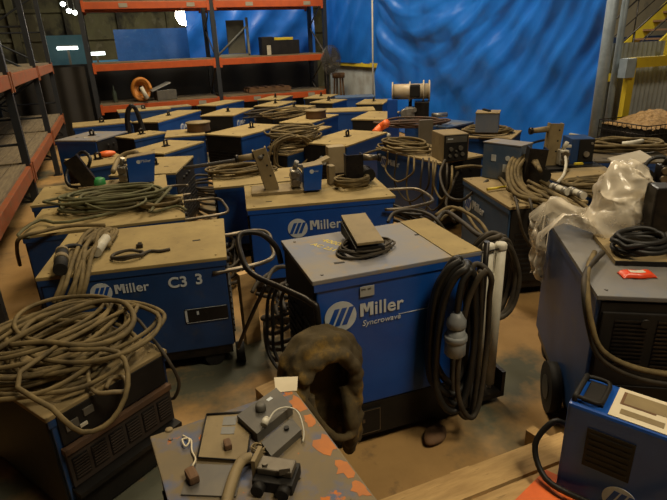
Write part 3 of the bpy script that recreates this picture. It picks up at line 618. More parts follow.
j.ob('work_jacket', label='crumpled brown and yellow work jacket hanging on the front left corner of the middle machine', cat='jacket')
# cables under A's handle
for i, (x, lab) in enumerate(((268, 'left black cable'), (273, 'middle black cable'), (281, 'right black cable'))):
    hose(lab + ' dropping to the floor below the bent black handle', [on(x + 6, 285, .80), aty(x, 300, 2.0), aty(x - 1 + i, 325, 2.0), aty(x + i, 350, 1.98), aty(x + 8 + i * 2, 366, 1.9), aty(x + 18, 374, 1.80)], .008, HOSE_K, 'hanging_cable', 'cable')
hose('thin pole like cable leaning from the handle down to the floor wheel', [aty(266, 285, 2.15), aty(255, 308, 2.2), aty(243, 335, 2.3), aty(238, 348, 2.35)], .010, BLKM, 'prop_rod', 'rod')
for i in range(5):
    rnd = random.Random(50 + i)
    hose(('topmost', 'second', 'third', 'fourth', 'lowest')[i] + ' of the dark hoses tangled behind the bent black handle', [Vector((.55 + rnd.uniform(-.05, .12), 2.5 + rnd.uniform(-.1, .35), .52 - i * .05)), Vector((.68 + rnd.uniform(-.1, .1), 2.7, .56 - i * .06)), Vector((.85, 2.75 + rnd.uniform(-.2, .3), .50 - i * .07)), Vector((.78 + rnd.uniform(-.1, .1), 2.45, .42 - i * .06)), Vector((.60, 2.5 + rnd.uniform(-.1, .1), .30 - i * .05)), Vector((.66, 2.85, .18 - i * .02)), Vector((.85, 2.9, .08))], .012, HOSE_D)
MB(PALW).box((0, 0, .03), (.34, .10, .06)).ob('wood_block', loc=(.62, 2.32, 0), rz=.25, label='short pale timber lying on the floor under the bent handle', cat='timber')
MB(PALW).box((0, 0, .24), (.10, .05, .48)).ob('wood_post', loc=(.57, 2.90, 0), rz=.2, label='upright pale plank between the stencilled machine and the handle', cat='timber')

# ------------------------------------------------------------------ wire feeders
def feeder(label, p, yaw, plate=None, bracket=None, spindle=None, drive=None, box=None, motor=None, grp='wire feeders on the machine tops'):
    rt = empty('wire_feeder', p, yaw, label, 'wire feeder', grp)
    if plate:
        x, y, sx, sy, m = plate
        MB(m).box((x, y, .012), (sx, sy, .024), bev=.004).ob('base_plate', rt)
    if bracket:
        x, y, w, d, h, tilt, m = bracket
        M = T(x, y, .02) @ Matrix.Rotation(tilt, 4, 'Y')
        b = MB(m, BLACK); b.box((0, -d / 2, h / 2), (w, .012, h), M=M).box((-w / 2, 0, h / 2), (.010, d, h), M=M).box((w / 2, 0, h / 2), (.010, d, h), M=M)
        b.m(1)
        for k in (.35, .6, .85): b.cyl(M @ Vector((w * .22, -d / 2 - .008, h * k)), M @ Vector((w * .22, -d / 2, h * k)), .008, n=10)
        b.ob('bracket', rt)
        if spindle:
            s, L, m2 = spindle; q = M @ Vector((s * w / 2, 0, h * .86))
            MB(m2, BLKM).cyl(q, q + Vector((s * L, 0, -.01)), .026, .022, 18).m(1).cyl(q + Vector((s * L, 0, -.01)), q + Vector((s * (L + .025), 0, -.011)), .030, n=18).ob('spindle', rt)
    if drive:
        x, y, m = drive
        d = MB(m, BLKM, STEEL); d.box((x, y, .10), (.07, .11, .13), bev=.01)
        for zz in (.075, .135): d.m(2).cyl((x - .01, y - .075, zz), (x - .01, y - .05, zz), .026, n=16); d.cyl((x + .02, y - .075, zz), (x + .02, y - .05, zz), .014, n=10)
        d.m(0).cyl((x, y, .165), (x + .02, y - .02, .23), .018, n=12).box((x + .035, y, .19), (.06, .03, .02)); d.ob('drive_unit', rt)
    if motor:
        x, y, m = motor
        mo = MB(m, BLKM); mo.cyl((x, y, .07), (x, y + .16, .07), .05, n=20)
        for k in range(4): mo.m(1).cyl((x, y + .03 + k * .03, .07), (x, y + .036 + k * .03, .07), .053, n=20)
        mo.ob('motor', rt)
    if box:
        x, y, sx, sy, sz, slant, m, face = box
        b = MB(m, TANP); b.prism([(x - sx / 2, y - sy / 2, .02), (x + sx / 2, y - sy / 2, .02), (x + sx / 2 + slant, y - sy / 2, sz), (x - sx / 2 + slant * .3, y - sy / 2, sz * .92)], (0, sy, 0))
        b.m(1).prism([(x - sx / 2 + slant * .3, y - sy / 2 + .004, sz * .92), (x + sx / 2 + slant, y - sy / 2 + .004, sz), (x + sx / 2 + slant, y - sy / 2 + .004, sz + .006), (x - sx / 2 + slant * .3, y - sy / 2 + .004, sz * .92 + .006)], (0, sy - .008, 0))
        bo = b.ob('control_box', rt)
        if face == 'logo':
            k = MB(LOGOW); k.cyl((x, y - sy / 2 + .001, sz * .78), (x, y - sy / 2 - .0015, sz * .78), .016, n=18).text('Miller', .034, T(x + .018, y - sy / 2 - .0006, sz * .75) @ RX90 if sx > .17 else T(x + .012, y - sy / 2 - .0006, sz * .75) @ RX90 @ Matrix.Scale(.5, 4)); k.ob('logo', bo)
        elif face == 'panel':
            k = MB(BLACK, SILV, RED); k.box((x + .012, y - sy / 2 - .003, sz * .56), (sx * .8, .006, sz * .78)).m(1).cyl((x + .02, y - sy / 2 - .004, sz * .45), (x + .02, y - sy / 2 - .02, sz * .45), .022, n=16).cyl((x - .02, y - sy / 2 - .004, sz * .75), (x - .02, y - sy / 2 - .014, sz * .75), .01, n=12); k.ob('face_panel', bo)
    return rt
p = on(288, 190, .69)
feeder('wire feeder on the front centre machine, tilted tan bracket left of a small blue box', p, R_(-14), (-.08, .0, .40, .24, TANP), (-.12, -.02, .095, .07, .33, -.24, TANP), (-1, .12, TANP), (.06, -.02, SILV), (.18, -.06, .13, .15, .21, .02, BLUE, 'logo'), (.08, .06, SILV))
q = on(312, 186, .69)
MB(TANP).box((0, 0, .20), (.16, .10, .02), M=Matrix.Rotation(-.35, 4, 'Y')).box((.02, 0, .075), (.05, .08, .15)).ob('cover_plate', loc=on(329, 184, .69), rz=-.1, label='tan slanted cover plate just right of the small blue feeder box', cat='cover plate')
hose('long thin grey bar lying level from the tilted bracket towards the left', [aty(262, 157, 3.80), aty(245, 159, 3.95), aty(212, 164, 4.15), aty(184, 168, 4.3)], .0145, mat('grey_bar', (.11, .11, .11), (.16, .15, .14), 20, .4, .5), 'bar', 'bar', sub=2)
p = on(354, 186, .69)
feeder('wire feeder with an upright black bracket and grey roller on the front centre machine', p, R_(-12), (0, .05, .20, .2, TANP), (0, 0, .125, .09, .235, 0, BLKM), (1, .13, STEEL), None, None, (.13, .02, BLACK))
coil('neat cable coil around the foot of the upright black bracket', on(352, 186, .70), .135, .095, 0, 8, .0095, HOSE, 21, .06, .10)
MB(mat('pale_tan_box', (.32, .25, .14), (.24, .18, .09), 6, .8)).box((0, 0, .115), (.15, .11, .23), bev=.006).ob('small_box', loc=on(336, 172, .69), rz=-.15, label='pale tan upright box behind the slanted cover plate', cat='box')
coil('flat dusty hose coil on the hidden tan machine behind the tilted bracket', on(240, 174, .66), .26, .15, .1, 9, .0105, HOSE, 23, .06, .25)
p = on(104, 186, .69)
feeder('wire feeder with leaning dark bracket and small blue box on the third left machine', p, R_(-4), (.06, 0, .5, .16, TANP), (-.09, -.02, .11, .07, .27, -.45, BLKM), None, (.17, -.04, SILV), (.31, -.05, .20, .13, .25, .04, BLUE, 'logo'), (.20, .02, SILV))
hose('dark hose hoop beside the leaning bracket on the third left machine', [on(84, 187, .71), on(70, 186, .72), on(66, 176, .78), on(72, 162, .88), on(82, 152, .95), on(90, 158, .92), on(88, 168, .84)], .014, HOSE_K)
hose('tan curved duct over the motor of the small blue box feeder', [on(113, 172, .80), on(118, 160, .86), on(126, 154, .90), on(137, 152, .92)], .022, TANP, 'duct', 'duct')
MB(mat('green_cap', (.02, .22, .05), (.02, .16, .04), 8, .5)).lathe([(.05, 0), (.055, .02), (.05, .07), (.03, .08)]).ob('green_cap', loc=on(100, 187, .69), label='small bright green cap behind the leaning dark bracket', cat='cap')
gl = MB(ORG); gl.grid(lambda u, v: Vector((.09 * math.cos(2 * math.pi * u) * math.sin(math.pi * v) * (1 + .2 * math.sin(7 * u)), .05 * math.sin(2 * math.pi * u) * math.sin(math.pi * v), .035 - .035 * math.cos(math.pi * v))), 24, 12)
gl.ob('orange_glove', loc=on(107, 157, .66), rz=.2, label='bright orange glove lying beside a lifting ring in the left rows', cat='glove')
MB(WHITE).box((0, 0, .004), (.05, .03, .008)).ob('tag', loc=on(86, 138, .69), rz=.2, label='small white tag at the silver ring of the grey topped machine', cat='tag')
# drums on R and AD
for k, (px, py, hh, mk, lab) in enumerate(((199, 131, .69, 'R', 'round dark drum with dusty lid on the blue faced machine at left centre'), (316, 118, .69, 'AD', 'round dark drum with dusty lid on the machine near the centre back'))):
    p = on(px, py, hh)
    dr = empty('drum', p, 0, lab, 'drum', 'round drums on machine tops')
    MB(BROWN, BLACK).lathe([(.15, 0), (.155, .01), (.15, .1), (.155, .11)], n=28).ob('body', dr); MB(TANP).lathe([(.165, .11), (.168, .115), (.165, .125), (.02, .13)], n=28).ob('lid', dr)
# big coil on Q2
coil('big looped hose coil heaped in the middle behind the tilted bracket', Vector((1.93, 6.0, .60)), .34, .22, .4, 16, .0125, HOSE, 41, .22, .24)
hose('hose loops spilling down the front of the big middle hose coil', hang((1.80, 5.72, 0), (1, .1, 0), .26, .80, .36, 6, .012, 42, HOSE), .012, HOSE, 'hanging_hose', 'hose')
fs = MB(LOGOW)
for k in range(5): fs.cyl((-.485 - .012, .02 + .035 * math.cos(k * 1.257), .50 + .035 * math.sin(k * 1.257)), (-.485 - .018, .02 + .035 * math.cos(k * 1.257), .50 + .035 * math.sin(k * 1.257)), .022, n=12)
fs.ob('sticker', MK['AF'][0], label='pale flower shaped sticker')
coil('loose cables heaped between the machines at the centre back', on(290, 118, .60), .5, .2, .4, 6, .013, HOSE, 43, .12, .35, 'cable_heap', 'cable')
coil('cables trailing among the machines left of the centre back drum', on(268, 117, .55), .4, .2, .2, 5, .013, HOSE_D, 44, .12, .35, 'cable_heap', 'cable')
# bundled black hose hanging on the left back machines
b0 = aty(134, 122, 8.6)
hose('bundle of black hose hanging upright between the left back machines', hang((b0.x, 8.62, 0), (1, .1, 0),   .11, .98, .03, 7, .022, 46, HOSE_K), .022, HOSE_K, 'hanging_hose', 'hose bundle')
hose('orange torch lying beside the blue fronted machine', [on(375, 133, .66), on(381, 127, .72), on(387, 123, .78)], .05, ORG, 'torch', 'torch')
hose('white grip lying below the orange torch', [on(375, 137, .62), on(382, 135, .64), on(389, 136, .64)], .035, WHITE, 'torch', 'torch')

# ------------------------------------------------------------------ right half clutter
# spool feeder on AH
p = on(410, 121, .66)
sf = empty('wire_feeder', p, R_(-30), 'big feeder with twin pale spools beside the blue tarpaulin', 'wire feeder', 'wire feeders on the machine tops')
MB(BLACK).box((0, 0, .015), (.6, .34, .03)).ob('base_plate', sf)
MB(BLUE).box((-.25, .02, .17), (.14, .22, .28), bev=.008).text('Miller', .035, T(-.30, -.0905, .06) @ RX90).ob('control_box', sf)
MB(SILV, BLKM).cyl((-.08, -.06, .12), (-.06, -.16, .12), .065, n=18).box((.0, -.02, .12), (.14, .16, .16), bev=.02).cyl((.06, -.1, .17), (.06, -.16, .17), .03, n=14).m(1).box((.16, .02, .15), (.2, .24, .24), bev=.01).ob('drive_unit', sf)
SPO = mat('pale_spool', (.36, .27, .15), (.42, .36, .26), 6, .45)
MB(SPO, BLACK).cyl((-.24, .06, .40), (.26, .06, .40), .105, n=28).cyl((-.26, .06, .40), (-.24, .06, .40), .135, n=28).cyl((-.02, .06, .40), (.0, .06, .40), .135, n=28).cyl((.17, .06, .40), (.19, .06, .40), .15, n=28).cyl((.25, .06, .40), (.27, .06, .40), .15, n=28).m(1).box((.06, -.10, .42), (.14, .10, .17), bev=.02).ob('spool', sf)
MB(BLKM).box((0, .12, .22), (.05, .03, .40)).ob('bracket', sf)
coil('brown cable mess around the big spool feeder', on(412, 127, .66), .42, .2, -.3, 6, .013, mat('brown_cable', (.09, .04, .02), (.06, .04, .025), 8, .7), 51, .08, .3, 'cable_heap', 'cable')
MB(SILV).cyl((0, 0, 0), (.22, -.05, .0), .035, n=16).ob('grip', loc=on(432, 119, .66, .05), label='short grey tube lying right of the spool feeder', cat='tube')
# AI: control box, plate behind, hoses
p = on(452, 160, .69)
cb = empty('control_box', p, R_(-12), 'tan topped control box with black dial face and hoses around it', 'control box')
MB(TANP).box((0, .08, .125), (.24, .30, .25), bev=.008).ob('case', cb)
f = MB(BLACK, GREYP, LOGOW); f.box((-.0, -.075, .125), (.225, .012, .235), bev=.003).m(1).box((0, -.083, .205), (.20, .004, .055)).m(2).box((-.06, -.086, .21), (.05, .003, .01))
for xx, zz, rr in ((-.05, .12, .018), (.04, .125, .022), (-.06, .06, .014), (0, .06, .014), (.06, .07, .018), (.0, .10, .008)): f.m(1).cyl((xx, -.08, zz), (xx, -.10, zz), rr, n=14)
f.ob('face_panel', cb)
MB(BROWN).box((.1225, .08, .125), (.005, .29, .24)).ob('side_cover', cb)
MB(mat('grey_tan_plate', (.13, .11, .085), (.10, .085, .06), 6, .7)).box((0, 0, .13), (.15, .04, .26)).ob('plate', loc=P('AI', -.28, .21, 0), rz=-.2, label='upright grey tan plate standing behind the black faced control box', cat='plate')
coil('dusty hose coil lying along the machine left of the control box', on(407, 150, .69), .30, .16, -1.3, 7, .0115, HOSE, 53, .08, .3, tail=[on(395, 146, .72), on(370, 152, .70), on(352, 160, .6)])
for i, (x0, w, d, lab) in enumerate(((388, 24, 26, 'leftmost'), (397, 30, 44, 'second'), (409, 22, 56, 'third'), (423, 22, 48, 'fourth'), (436, 14, 34, 'rightmost'))):
    y0 = 154 + (x0 - 380) * .20
    hose(lab + ' of the hoses looping down the blue front of the control box machine', [on(x0, y0 - 4, .71), atx(x0 - 1, y0 + 6, 2.50), atx(x0 - 2, y0 + d * .6, 2.48), atx(x0 + w * .4, y0 + d, 2.47), atx(x0 + w, y0 + d * .7, 2.48), atx(x0 + w + 2, y0 + 10, 2.50), on(x0 + w + 2, y0 + 1, .71)], .0095, HOSE if i % 2 == 0 else HOSE_D, group=None)
hose('dark hose sagging from the control box towards the right machine', [on(445, 160, .75), on(440, 175, .66), on(447, 195, .55), on(462, 200, .55), on(475, 190, .64), on(488, 180, .70)], .012, HOSE_D)
hose('dark hose running under the small blue box to the control box', [on(455, 168, .68), on(470, 166, .70), on(486, 168, .71), on(500, 178, .71), on(510, 190, .71)], .013, HOSE)
hose('thick hose hanging in the gap beside the control box machine', [on(458, 172, .60), on(452, 186, .50), on(446, 204, .40), on(455, 222, .30)], .013, HOSE_D)
MB(BLKM).box((0, 0, .1), (.22, .30, .2)).box((0, 0, .22), (.26, .34, .015)).ob('toolbox', loc=on(472, 172, .30, -.0) if False else (3.28, 4.30, 0), rz=.2, label='dark tan topped box wedged right of the control box machine', cat='box')
# AJ: grey box on coil
coil('hose coil under the grey box by the tarpaulin', on(487, 133, .69), .26, .20, -.4, 7, .012, HOSE, 57, .05, .15)
p = on(487, 131, .78)
gb = empty('grey_box', p, R_(-42), 'grey blue box with tan lid sitting on a hose coil by the tarpaulin', 'box')
MB(mat('grey_blue_box', (.12, .14, .19), (.15, .16, .18), 6, .6)).box((0, 0, .10), (.24, .24, .20), bev=.008).ob('body', gb); MB(TANP).box((0, 0, .205), (.25, .25, .012)).ob('lid', gb); MB(BLACK).box((-.02, .02, .22), (.03, .16, .02), rz=.5).ob('handle', gb)
# AK: box, black bracket, thick hoses
p = on(505, 178, .69)
sb = empty('small_box', p, R_(-70), 'small blue box with pale scuffs next to the black bracket at right', 'box')
MB(BLUE_G, GREYTOP).box((0, .0, .14), (.32, .18, .28), bev=.008).ob('body', sb)
MB(GREYTOP).box((0, 0, .283), (.325, .185, .008)).ob('lid', sb)
MB(LOGOW).box((.05, -.0915, .10), (.05, .003, .06)).ob('scuff', sb); MB(LOGOW).box((-.06, -.0915, .17), (.04, .003, .05)).ob('scuff', sb); MB(LOGOW).cyl((.06, -.0905, .18), (.06, -.093, .18), .02, n=10).ob('scuff', sb)
p = on(530, 186, .69)
feeder('black box bracket with thick hoses arching past it at right', p, R_(-30), (0, .03, .30, .22, TANP), (0, 0, .12, .12, .27, .10, BLKM), None, None, None, (.1, .02, BLACK))
base = [(-.10, -.10), (-.13, -.02)]
for i, lab in enumerate(('outermost', 'second', 'third', 'fourth', 'innermost')):
    k = i * 3.2; jr = random.Random(90 + i); k2 = jr.uniform(-6, 6); k3 = jr.uniform(-5, 5); k4 = jr.uniform(-7, 9)
    hose(lab + ' of the thick hoses arching round the black bracket', [on(560 + k + k4, 212 - k * .2 + k3, .68, .02), on(540 + k * .6 + k2, 207 - k * .5 + k3, .70, .02), on(520 + k * .6 + k3, 196 - k * .8 + k2 * .5, .74), on(508 + k, 178 - k * .5 + k4 * .4, .80), on(510 + k * 1.2, 164 - k * .2 + k2 * .3, .86), on(520 + k, 154 + k * .2 + k3 * .5, .90), on(530 + k * .8, 158 + k, .88)], .0155, HOSE, group=None)
for i, lab in enumerate(('upper', 'middle', 'lower')):
    hose(lab + ' hose running from the black bracket to the white connectors', [on(528, 176 + i * 5, .76), on(542, 182 + i * 6, .74), on(556, 190 + i * 6, .73), on(575, 199 + i * 6, .72), on(590, 210 + i * 6, .70)], .0135, HOSE)
for i, (x, lab) in enumerate(((517, 'left'), (531, 'right'))):
    hose(lab + ' hose hanging down the louvred end of the right machine', [on(x - 4, 192, .72), on(x, 204, .72), aty(x + 2, 216, 2.53), aty(x + 6, 232, 2.52), aty(x + 14, 246, 2.51), aty(x + 20, 252, 2.5)], .010, HOSE_D)
for k, (a, b, lab) in enumerate((((552, 186), (568, 192), 'upper left'), ((570, 190), (584, 196), 'lower right'))):
    a, b = on(*a, .76), on(*b, .76); d = b - a
    cn = empty('connector', a, 0, lab + ' white banded connector on the hoses right of the black bracket', 'connector')
    MB(WHITE).cyl((0, 0, 0), d, .024, n=18).ob('body', cn); MB(SILV).cyl(d * .2, d * .38, .028, n=18).ob('band', cn); MB(SILV).cyl(d * .75, d * .95, .028, n=18).ob('band', cn)
MB(YEL, WHITE).cyl((0, 0, 0), on(508, 189, .70, .01) - on(487, 192, .70, .01), .011, .007, 12).ob('electrode_holder', loc=on(487, 192, .69, .02), label='yellowish rod handle lying on the blue right hand machine', cat='handle')
# AL: feeder
p = on(555, 168, .66)
feeder('tall tan bracket feeder with roller and small blue dial box before the tarpaulin', p, R_(-20), (.10, 0, .56, .26, BLACK), (-.04, .04, .11, .06, .36, .06, TANP), (-1, .14, TANP), (.04, -.02, WHITE), None, (.08, .08, SILV))
p = on(578, 164, .67)
cb = empty('control_box', p, R_(-24), 'small blue box with black dial face before the tarpaulin', 'control box')
MB(BLUE_D).box((0, .06, .12), (.19, .22, .22), bev=.006).ob('case', cb)
f = MB(BLACK, SILV); f.box((.03, -.055, .13), (.125, .012, .19)).m(1).cyl((.03, -.062, .10), (.03, -.08, .10), .024, n=16).cyl((.07, -.062, .19), (.07, -.07, .19), .01, n=10); f.ob('face_panel', cb)
hose('ribbed whitish flexible lead falling from the tan bracket feeder', [on(556, 150, .80), on(563, 152, .80), on(566, 162, .75), on(564, 174, .70), on(558, 182, .70)], .012, WHITE)
hose('dark lead looping left of the tan bracket feeder', [on(544, 140, .82), on(530, 144, .82), on(522, 152, .78), on(515, 160, .72)], .012, HOSE_K)
MB(TANP, BLACK).box((0, 0, .012), (.34, .20, .024)).ob('plate', loc=on(587, 172, .66), rz=-.5, label='flat dark plate lying in front of the small dial box', cat='plate')
MB(YEL).box((0, 0, .008), (.07, .03, .016)).ob('tag', loc=on(578, 168, .66, .03), rz=-.3, label='tiny yellow tag on the flat plate by the dial box', cat='tag')
# AM coil
coil('large flat brown hose coil at the far right below the wood chip cage', on(622, 150, .66), .36, .24, -.6, 10, .013, HOSE, 61, .07, .2)
hose('white grip lying on the far right hose coil', [on(622, 144, .76), on(632, 143, .77), on(642, 141, .76)], .022, WHITE, 'grip', 'grip')
# AN board and device
p = on(628, 172, .69)
bd = MB(mat('pale_board', (.34, .30, .23), (.28, .24, .17), 5, .75))
bd.prism([(-.17, -.10, .06), (.13, -.12, .10), (.13, -.12, .112), (-.17, -.10, .072)], (.06, .22, .03)); bd.box((-.02, .0, .04), (.2, .1, .08))
bd.ob('board', loc=p, rz=-.1, label='pale grey board tilted on the machine above the plastic bag', cat='board')
p = on(655, 186, .69)
feeder('dark feeder motor cut by the right edge above the plastic bag', p, R_(-30), (0, 0, .34, .2, BLACK), None, None, (.02, -.03, BLKM), None, (-.07, -.03, BLACK))
hose('black hose arching over the dark feeder at the right edge', [on(640, 186, .72), on(642, 172, .80), on(650, 160, .88), on(662, 157, .90), on(674, 160, .88)], .014, HOSE_K)
coil('hoses lying between the pale board and the white connectors', on(598, 190, .69), .22, .12, -.2, 5, .012, HOSE, 63, .05, .3)

# ------------------------------------------------------------------ E: bag, packet, hoses
pk = MB(RED, WHITE)
def pkf(u, v):
    e = min(u, 1 - u, v, 1 - v); return Vector(((u - .5) * .135, (v - .5) * .06 + .004 * math.sin(u * 9), .004 + .016 * min(1, e * 5) ** .5 + .002 * noise.noise(Vector((u * 8, v * 8, 1)))))
pk.grid(pkf, 20, 14); pk.grid(lambda u, v: Vector(((.5 - u) * .135, (v - .5) * .06 + .004 * math.sin((1 - u) * 9), .001)), 20, 4)
pk.m(1).grid(lambda u, v: pkf(.25 + u * .45, .3 + v * .4) + Vector((0, 0, .0012)), 8, 5)
pk.ob('wrapper', loc=on(637, 276, .80, .001), rz=-.45, label='small red and white snack wrapper on the right foreground machine', cat='wrapper')
MB(TAN_D, BLACK).box((0, 0, .011), (.42, .34, .02)).m(1).box((0, -.172, .010), (.42, .008, .022)).ob('plate', loc=on(652, 252, .80), rz=R_(-122 + 90), label='flat dusty plate with black edge under the plastic bag', cat='plate')
for i, lab in enumerate(('upper', 'lower')):
    d = i * .035
    hose(lab + ' of two dusty hoses drooping across the black grille at right', [P('E', .10, -.22 + d, .03), P('E', .30, -.30, .035), P('E', .44, -.335 - d * .3, .0), P('E', .505, -.325, -.10 - d), P('E', .525, -.27, -.22 - d), P('E', .53, -.12, -.29 - d * 1.2), P('E', .53, .10, -.305 - d * 1.4), P('E', .53, .34, -.27 - d * 1.6)], .012, HOSE if i == 0 else HOSE_D)
coil('black cable coil half hidden by the plastic bag', on(640, 252, .822), .13, .09, 0, 5, .012, HOSE_K, 71, .06, .15)
dv = empty('feeder_head', on(652, 238, .822), R_(-30), 'upright black feeder head under the plastic bag', 'feeder head')
MB(BLKM).box((0, 0, .13), (.09, .12, .26), bev=.01).ob('body', dv); MB(BLACK).cyl((.02, 0, .2), (.13, -.03, .2), .022, n=14).ob('nozzle', dv)
BAG = bpy.data.materials.new('clear_plastic'); BAG.use_nodes = True
nt = BAG.node_tree; bs = nt.nodes['Principled BSDF']; bs.inputs['Base Color'].default_value = (.78, .70, .56, 1); bs.inputs['Roughness'].default_value = .18
tr = nt.nodes.new('ShaderNodeBsdfTransparent'); mx = nt.nodes.new('ShaderNodeMixShader'); nz = nt.nodes.new('ShaderNodeTexNoise'); nz.inputs['Scale'].default_value = 7
mr = nt.nodes.new('ShaderNodeMapRange'); mr.inputs[1].default_value = .35; mr.inputs[2].default_value = .7; mr.inputs[3].default_value = .30; mr.inputs[4].default_value = .85
tcn = nt.nodes.new('ShaderNodeTexCoord'); nt.links.new(tcn.outputs['Object'], nz.inputs['Vector']); nt.links.new(nz.outputs['Fac'], mr.inputs[0]); nt.links.new(mr.outputs[0], mx.inputs[0])
nt.links.new(tr.outputs[0], mx.inputs[1]); nt.links.new(bs.outputs[0], mx.inputs[2]); nt.links.new(mx.outputs[0], nt.nodes['Material Output'].inputs[0])
bg = MB(BAG)
def crum(p, a=.03):
    return Vector((noise.noise(p * 9), noise.noise(p * 9 + Vector((5, 1, 0))), noise.noise(p * 9 + Vector((0, 7, 3))))) * a + Vector((noise.noise(p * 24), noise.noise(p * 24 + Vector((9, 0, 0))), abs(noise.noise(p * 18)) * 2)) * a * .35
HC = on(617, 232, .80)
def bag_hump(u, v):                               # the part pulled up over the feeder head
    a = 2 * math.pi * u; t = v
    r = .004 + .135 * math.sin(min(1, t * 1.25) * math.pi / 2) ** .6 + .05 * max(0, t - .6) / .4
    z = .33 * (1 - t ** 2.4) + .012
    q = Vector((HC.x + .02 + r * 1.05 * math.cos(a) - .03 * (1 - t), HC.y + r * .8 * math.sin(a), .80 + z))
    return q + crum(q, .05) * min(1, t * 4 + .3)
bg.grid(bag_hump, 70, 40, True, True)
AX = Vector((math.cos(R_(-122)), math.sin(R_(-122)), 0)); AY = Vector((-AX.y, AX.x, 0)); EC = Vector((2.125, 1.555, 0))
e0 = (HC - EC).dot(AX)
def bag_skirt(u, v):                              # the part lying over the top and hanging down the left side
    w = (u - .5)
    X = e0 - .03 + .46 * w * (1 - .35 * v) - .10 * v
    Y = .10 - v * .72
    edge = .31
    if Y < -edge: z = -(-edge - Y); Y = -edge - .03 - .03 * math.sin(u * 13 + v * 3) - .02
    else: z = .05 + .045 * math.sin(u * 11 + v * 6) + .03 * math.sin(v * 15)
    q = P('E', X, Y, z)
    q = q + crum(q, .045)
    if (q - EC).dot(AY) > -edge - .005: q.z = max(q.z, .808)
    return q
bg.grid(bag_skirt, 64, 72)
bg.ob('plastic_bag', label='crumpled clear plastic bag over the right foreground machine', cat='plastic bag')

# ------------------------------------------------------------------ D: parts on the near box
Z = .62
def quad(px, z0, th, m, name='plate', extra=None, bev=0):
    P4 = [on(x, y, Z) for x, y in px]; return P4
p = [on(207, 418, Z), on(254, 415, Z), on(247, 464, Z), on(198, 461, Z)]
def slab(mb, pts, z0, z1):
    mb.prism([Vector((q.x, q.y, z0)) for q in pts][::-1], (0, 0, z1 - z0)); return mb
def lerp4(P4, u, v): return P4[3].lerp(P4[2], u).lerp(P4[0].lerp(P4[1], u), v)
o0 = sum(p, Vector()) / 4; o0.z = Z
L4 = [q - Vector((o0.x, o0.y, Z)) for q in p]
pn = empty('loose_panel', o0, 0, 'dusty tan panel with raised dark rim on the worn near box', 'panel')
slab(MB(TANP), L4, 0.0, .012).ob('plate', pn)
rim = MB(BLACK)
for i in range(4): rim.tube([L4[i] + Vector((0, 0, .013)), L4[(i + 1) % 4] + Vector((0, 0, .013))], .005 if i == 0 else .0025, 6, sub=1)
rim.ob('rim', pn)
sl = MB(mat('grey_slot', (.15, .15, .14), (.12, .12, .11), 10, .5))
for (u0, v0, u1, v1) in ((.38, .72, .66, .92), (.38, .52, .66, .68), (.72, .74, .90, .90)):
    slab(sl, [lerp4(L4, u0, v1), lerp4(L4, u1, v1), lerp4(L4, u1, v0), lerp4(L4, u0, v0)], .0122, .0135)
sl.ob('slot', pn); c = lerp4(L4, .58, .25); MB(BROWN).box((c.x, c.y, .022), (.022, .035, .02), bev=.005).ob('toggle', pn)
MB(WHITE).box((lerp4(L4, .88, .82).x, lerp4(L4, .88, .82).y, .0135), (.012, .022, .003)).ob('label', pn)
p = [on(191, 465, Z), on(243, 467, Z), on(236, 498, Z), on(181, 496, Z)]; o0 = sum(p, Vector()) / 4
slab(MB(mat('dark_plate', (.07, .065, .06), (.11, .095, .07), 8, .5)), [q - Vector((o0.x, o0.y, Z)) for q in p], 0, .006).ob('plate', loc=(o0.x, o0.y, Z), label='dark flat plate in front of the dusty tan panel', cat='plate')
MB(BROWN, BLACK).box((0, 0, .014), (.03, .05, .028), bev=.008).ob('switch', loc=on(193, 481, Z, .006), rz=.2, label='small dark switch block on the dark flat plate', cat='switch')
hose('frayed pale string knotted left of the dusty tan panel', [on(183, 437, Z, .006), on(190, 443, Z, .012), on(186, 449, Z, .01), on(183, 443, Z, .014), on(191, 441, Z, .006), on(192, 452, Z, .006), on(196, 462, Z, .012), on(194, 474, Z, .03)], .0028, PAPER, 'string', 'string')
p = [on(238, 424, Z), on(277, 396, Z), on(293, 414, Z), on(258, 443, Z)]; o0 = sum(p, Vector()) / 4; L4 = [q - Vector((o0.x, o0.y, Z)) for q in p]
cu = empty('remote_control', (o0.x, o0.y, Z), 0, 'dark grey remote control with a round knob on the worn near box', 'remote control')
slab(MB(GREYP), L4, 0, .035).ob('body', cu); c = lerp4(L4, .42, .62)
k = MB(GREYP); k.lathe([(.017, .035), (.018, .04), (.016, .056), (.01, .058)], (c.x, c.y, 0), 24); k.ob('knob', cu)
c = lerp4(L4, .6, .85); MB(LOGOW).box((c.x + .02, c.y, .0355), (.02, .012, .001), rz=.5).ob('label', cu)
p = [on(262, 449, Z), on(292, 424, Z), on(302, 436, Z), on(272, 463, Z)]; o0 = sum(p, Vector()) / 4; L4 = [q - Vector((o0.x, o0.y, Z)) for q in p]
cu = empty('remote_control', (o0.x, o0.y, Z), 0, 'narrow dark grey remote control with a small black button on the near box', 'remote control')
slab(MB(GREYP), L4, 0, .026).ob('body', cu); c = lerp4(L4, .7, .62); MB(BLACK).cyl((c.x, c.y, .026), (c.x, c.y, .034), .008, n=14).ob('button', cu)
hose('white wire arching over the two grey remote controls', [on(268, 434, Z, .04), on(276, 424, Z, .05), on(288, 420, Z, .05), on(299, 424, Z, .045), on(304, 436, Z, .02), on(303, 444, Z, .008)], .0028, WHITE, 'wire', 'wire')
MB(WHITE).cyl((0, 0, 0), (.012, .016, .006), .011, n=14).cyl((.012, .016, .006), (.016, .022, .008), .008, n=12).ob('wire_connector', loc=on(265, 437, Z, .045), label='small white plug at the end of the white wire', cat='plug')
rp_ = []
rnd = random.Random(5)
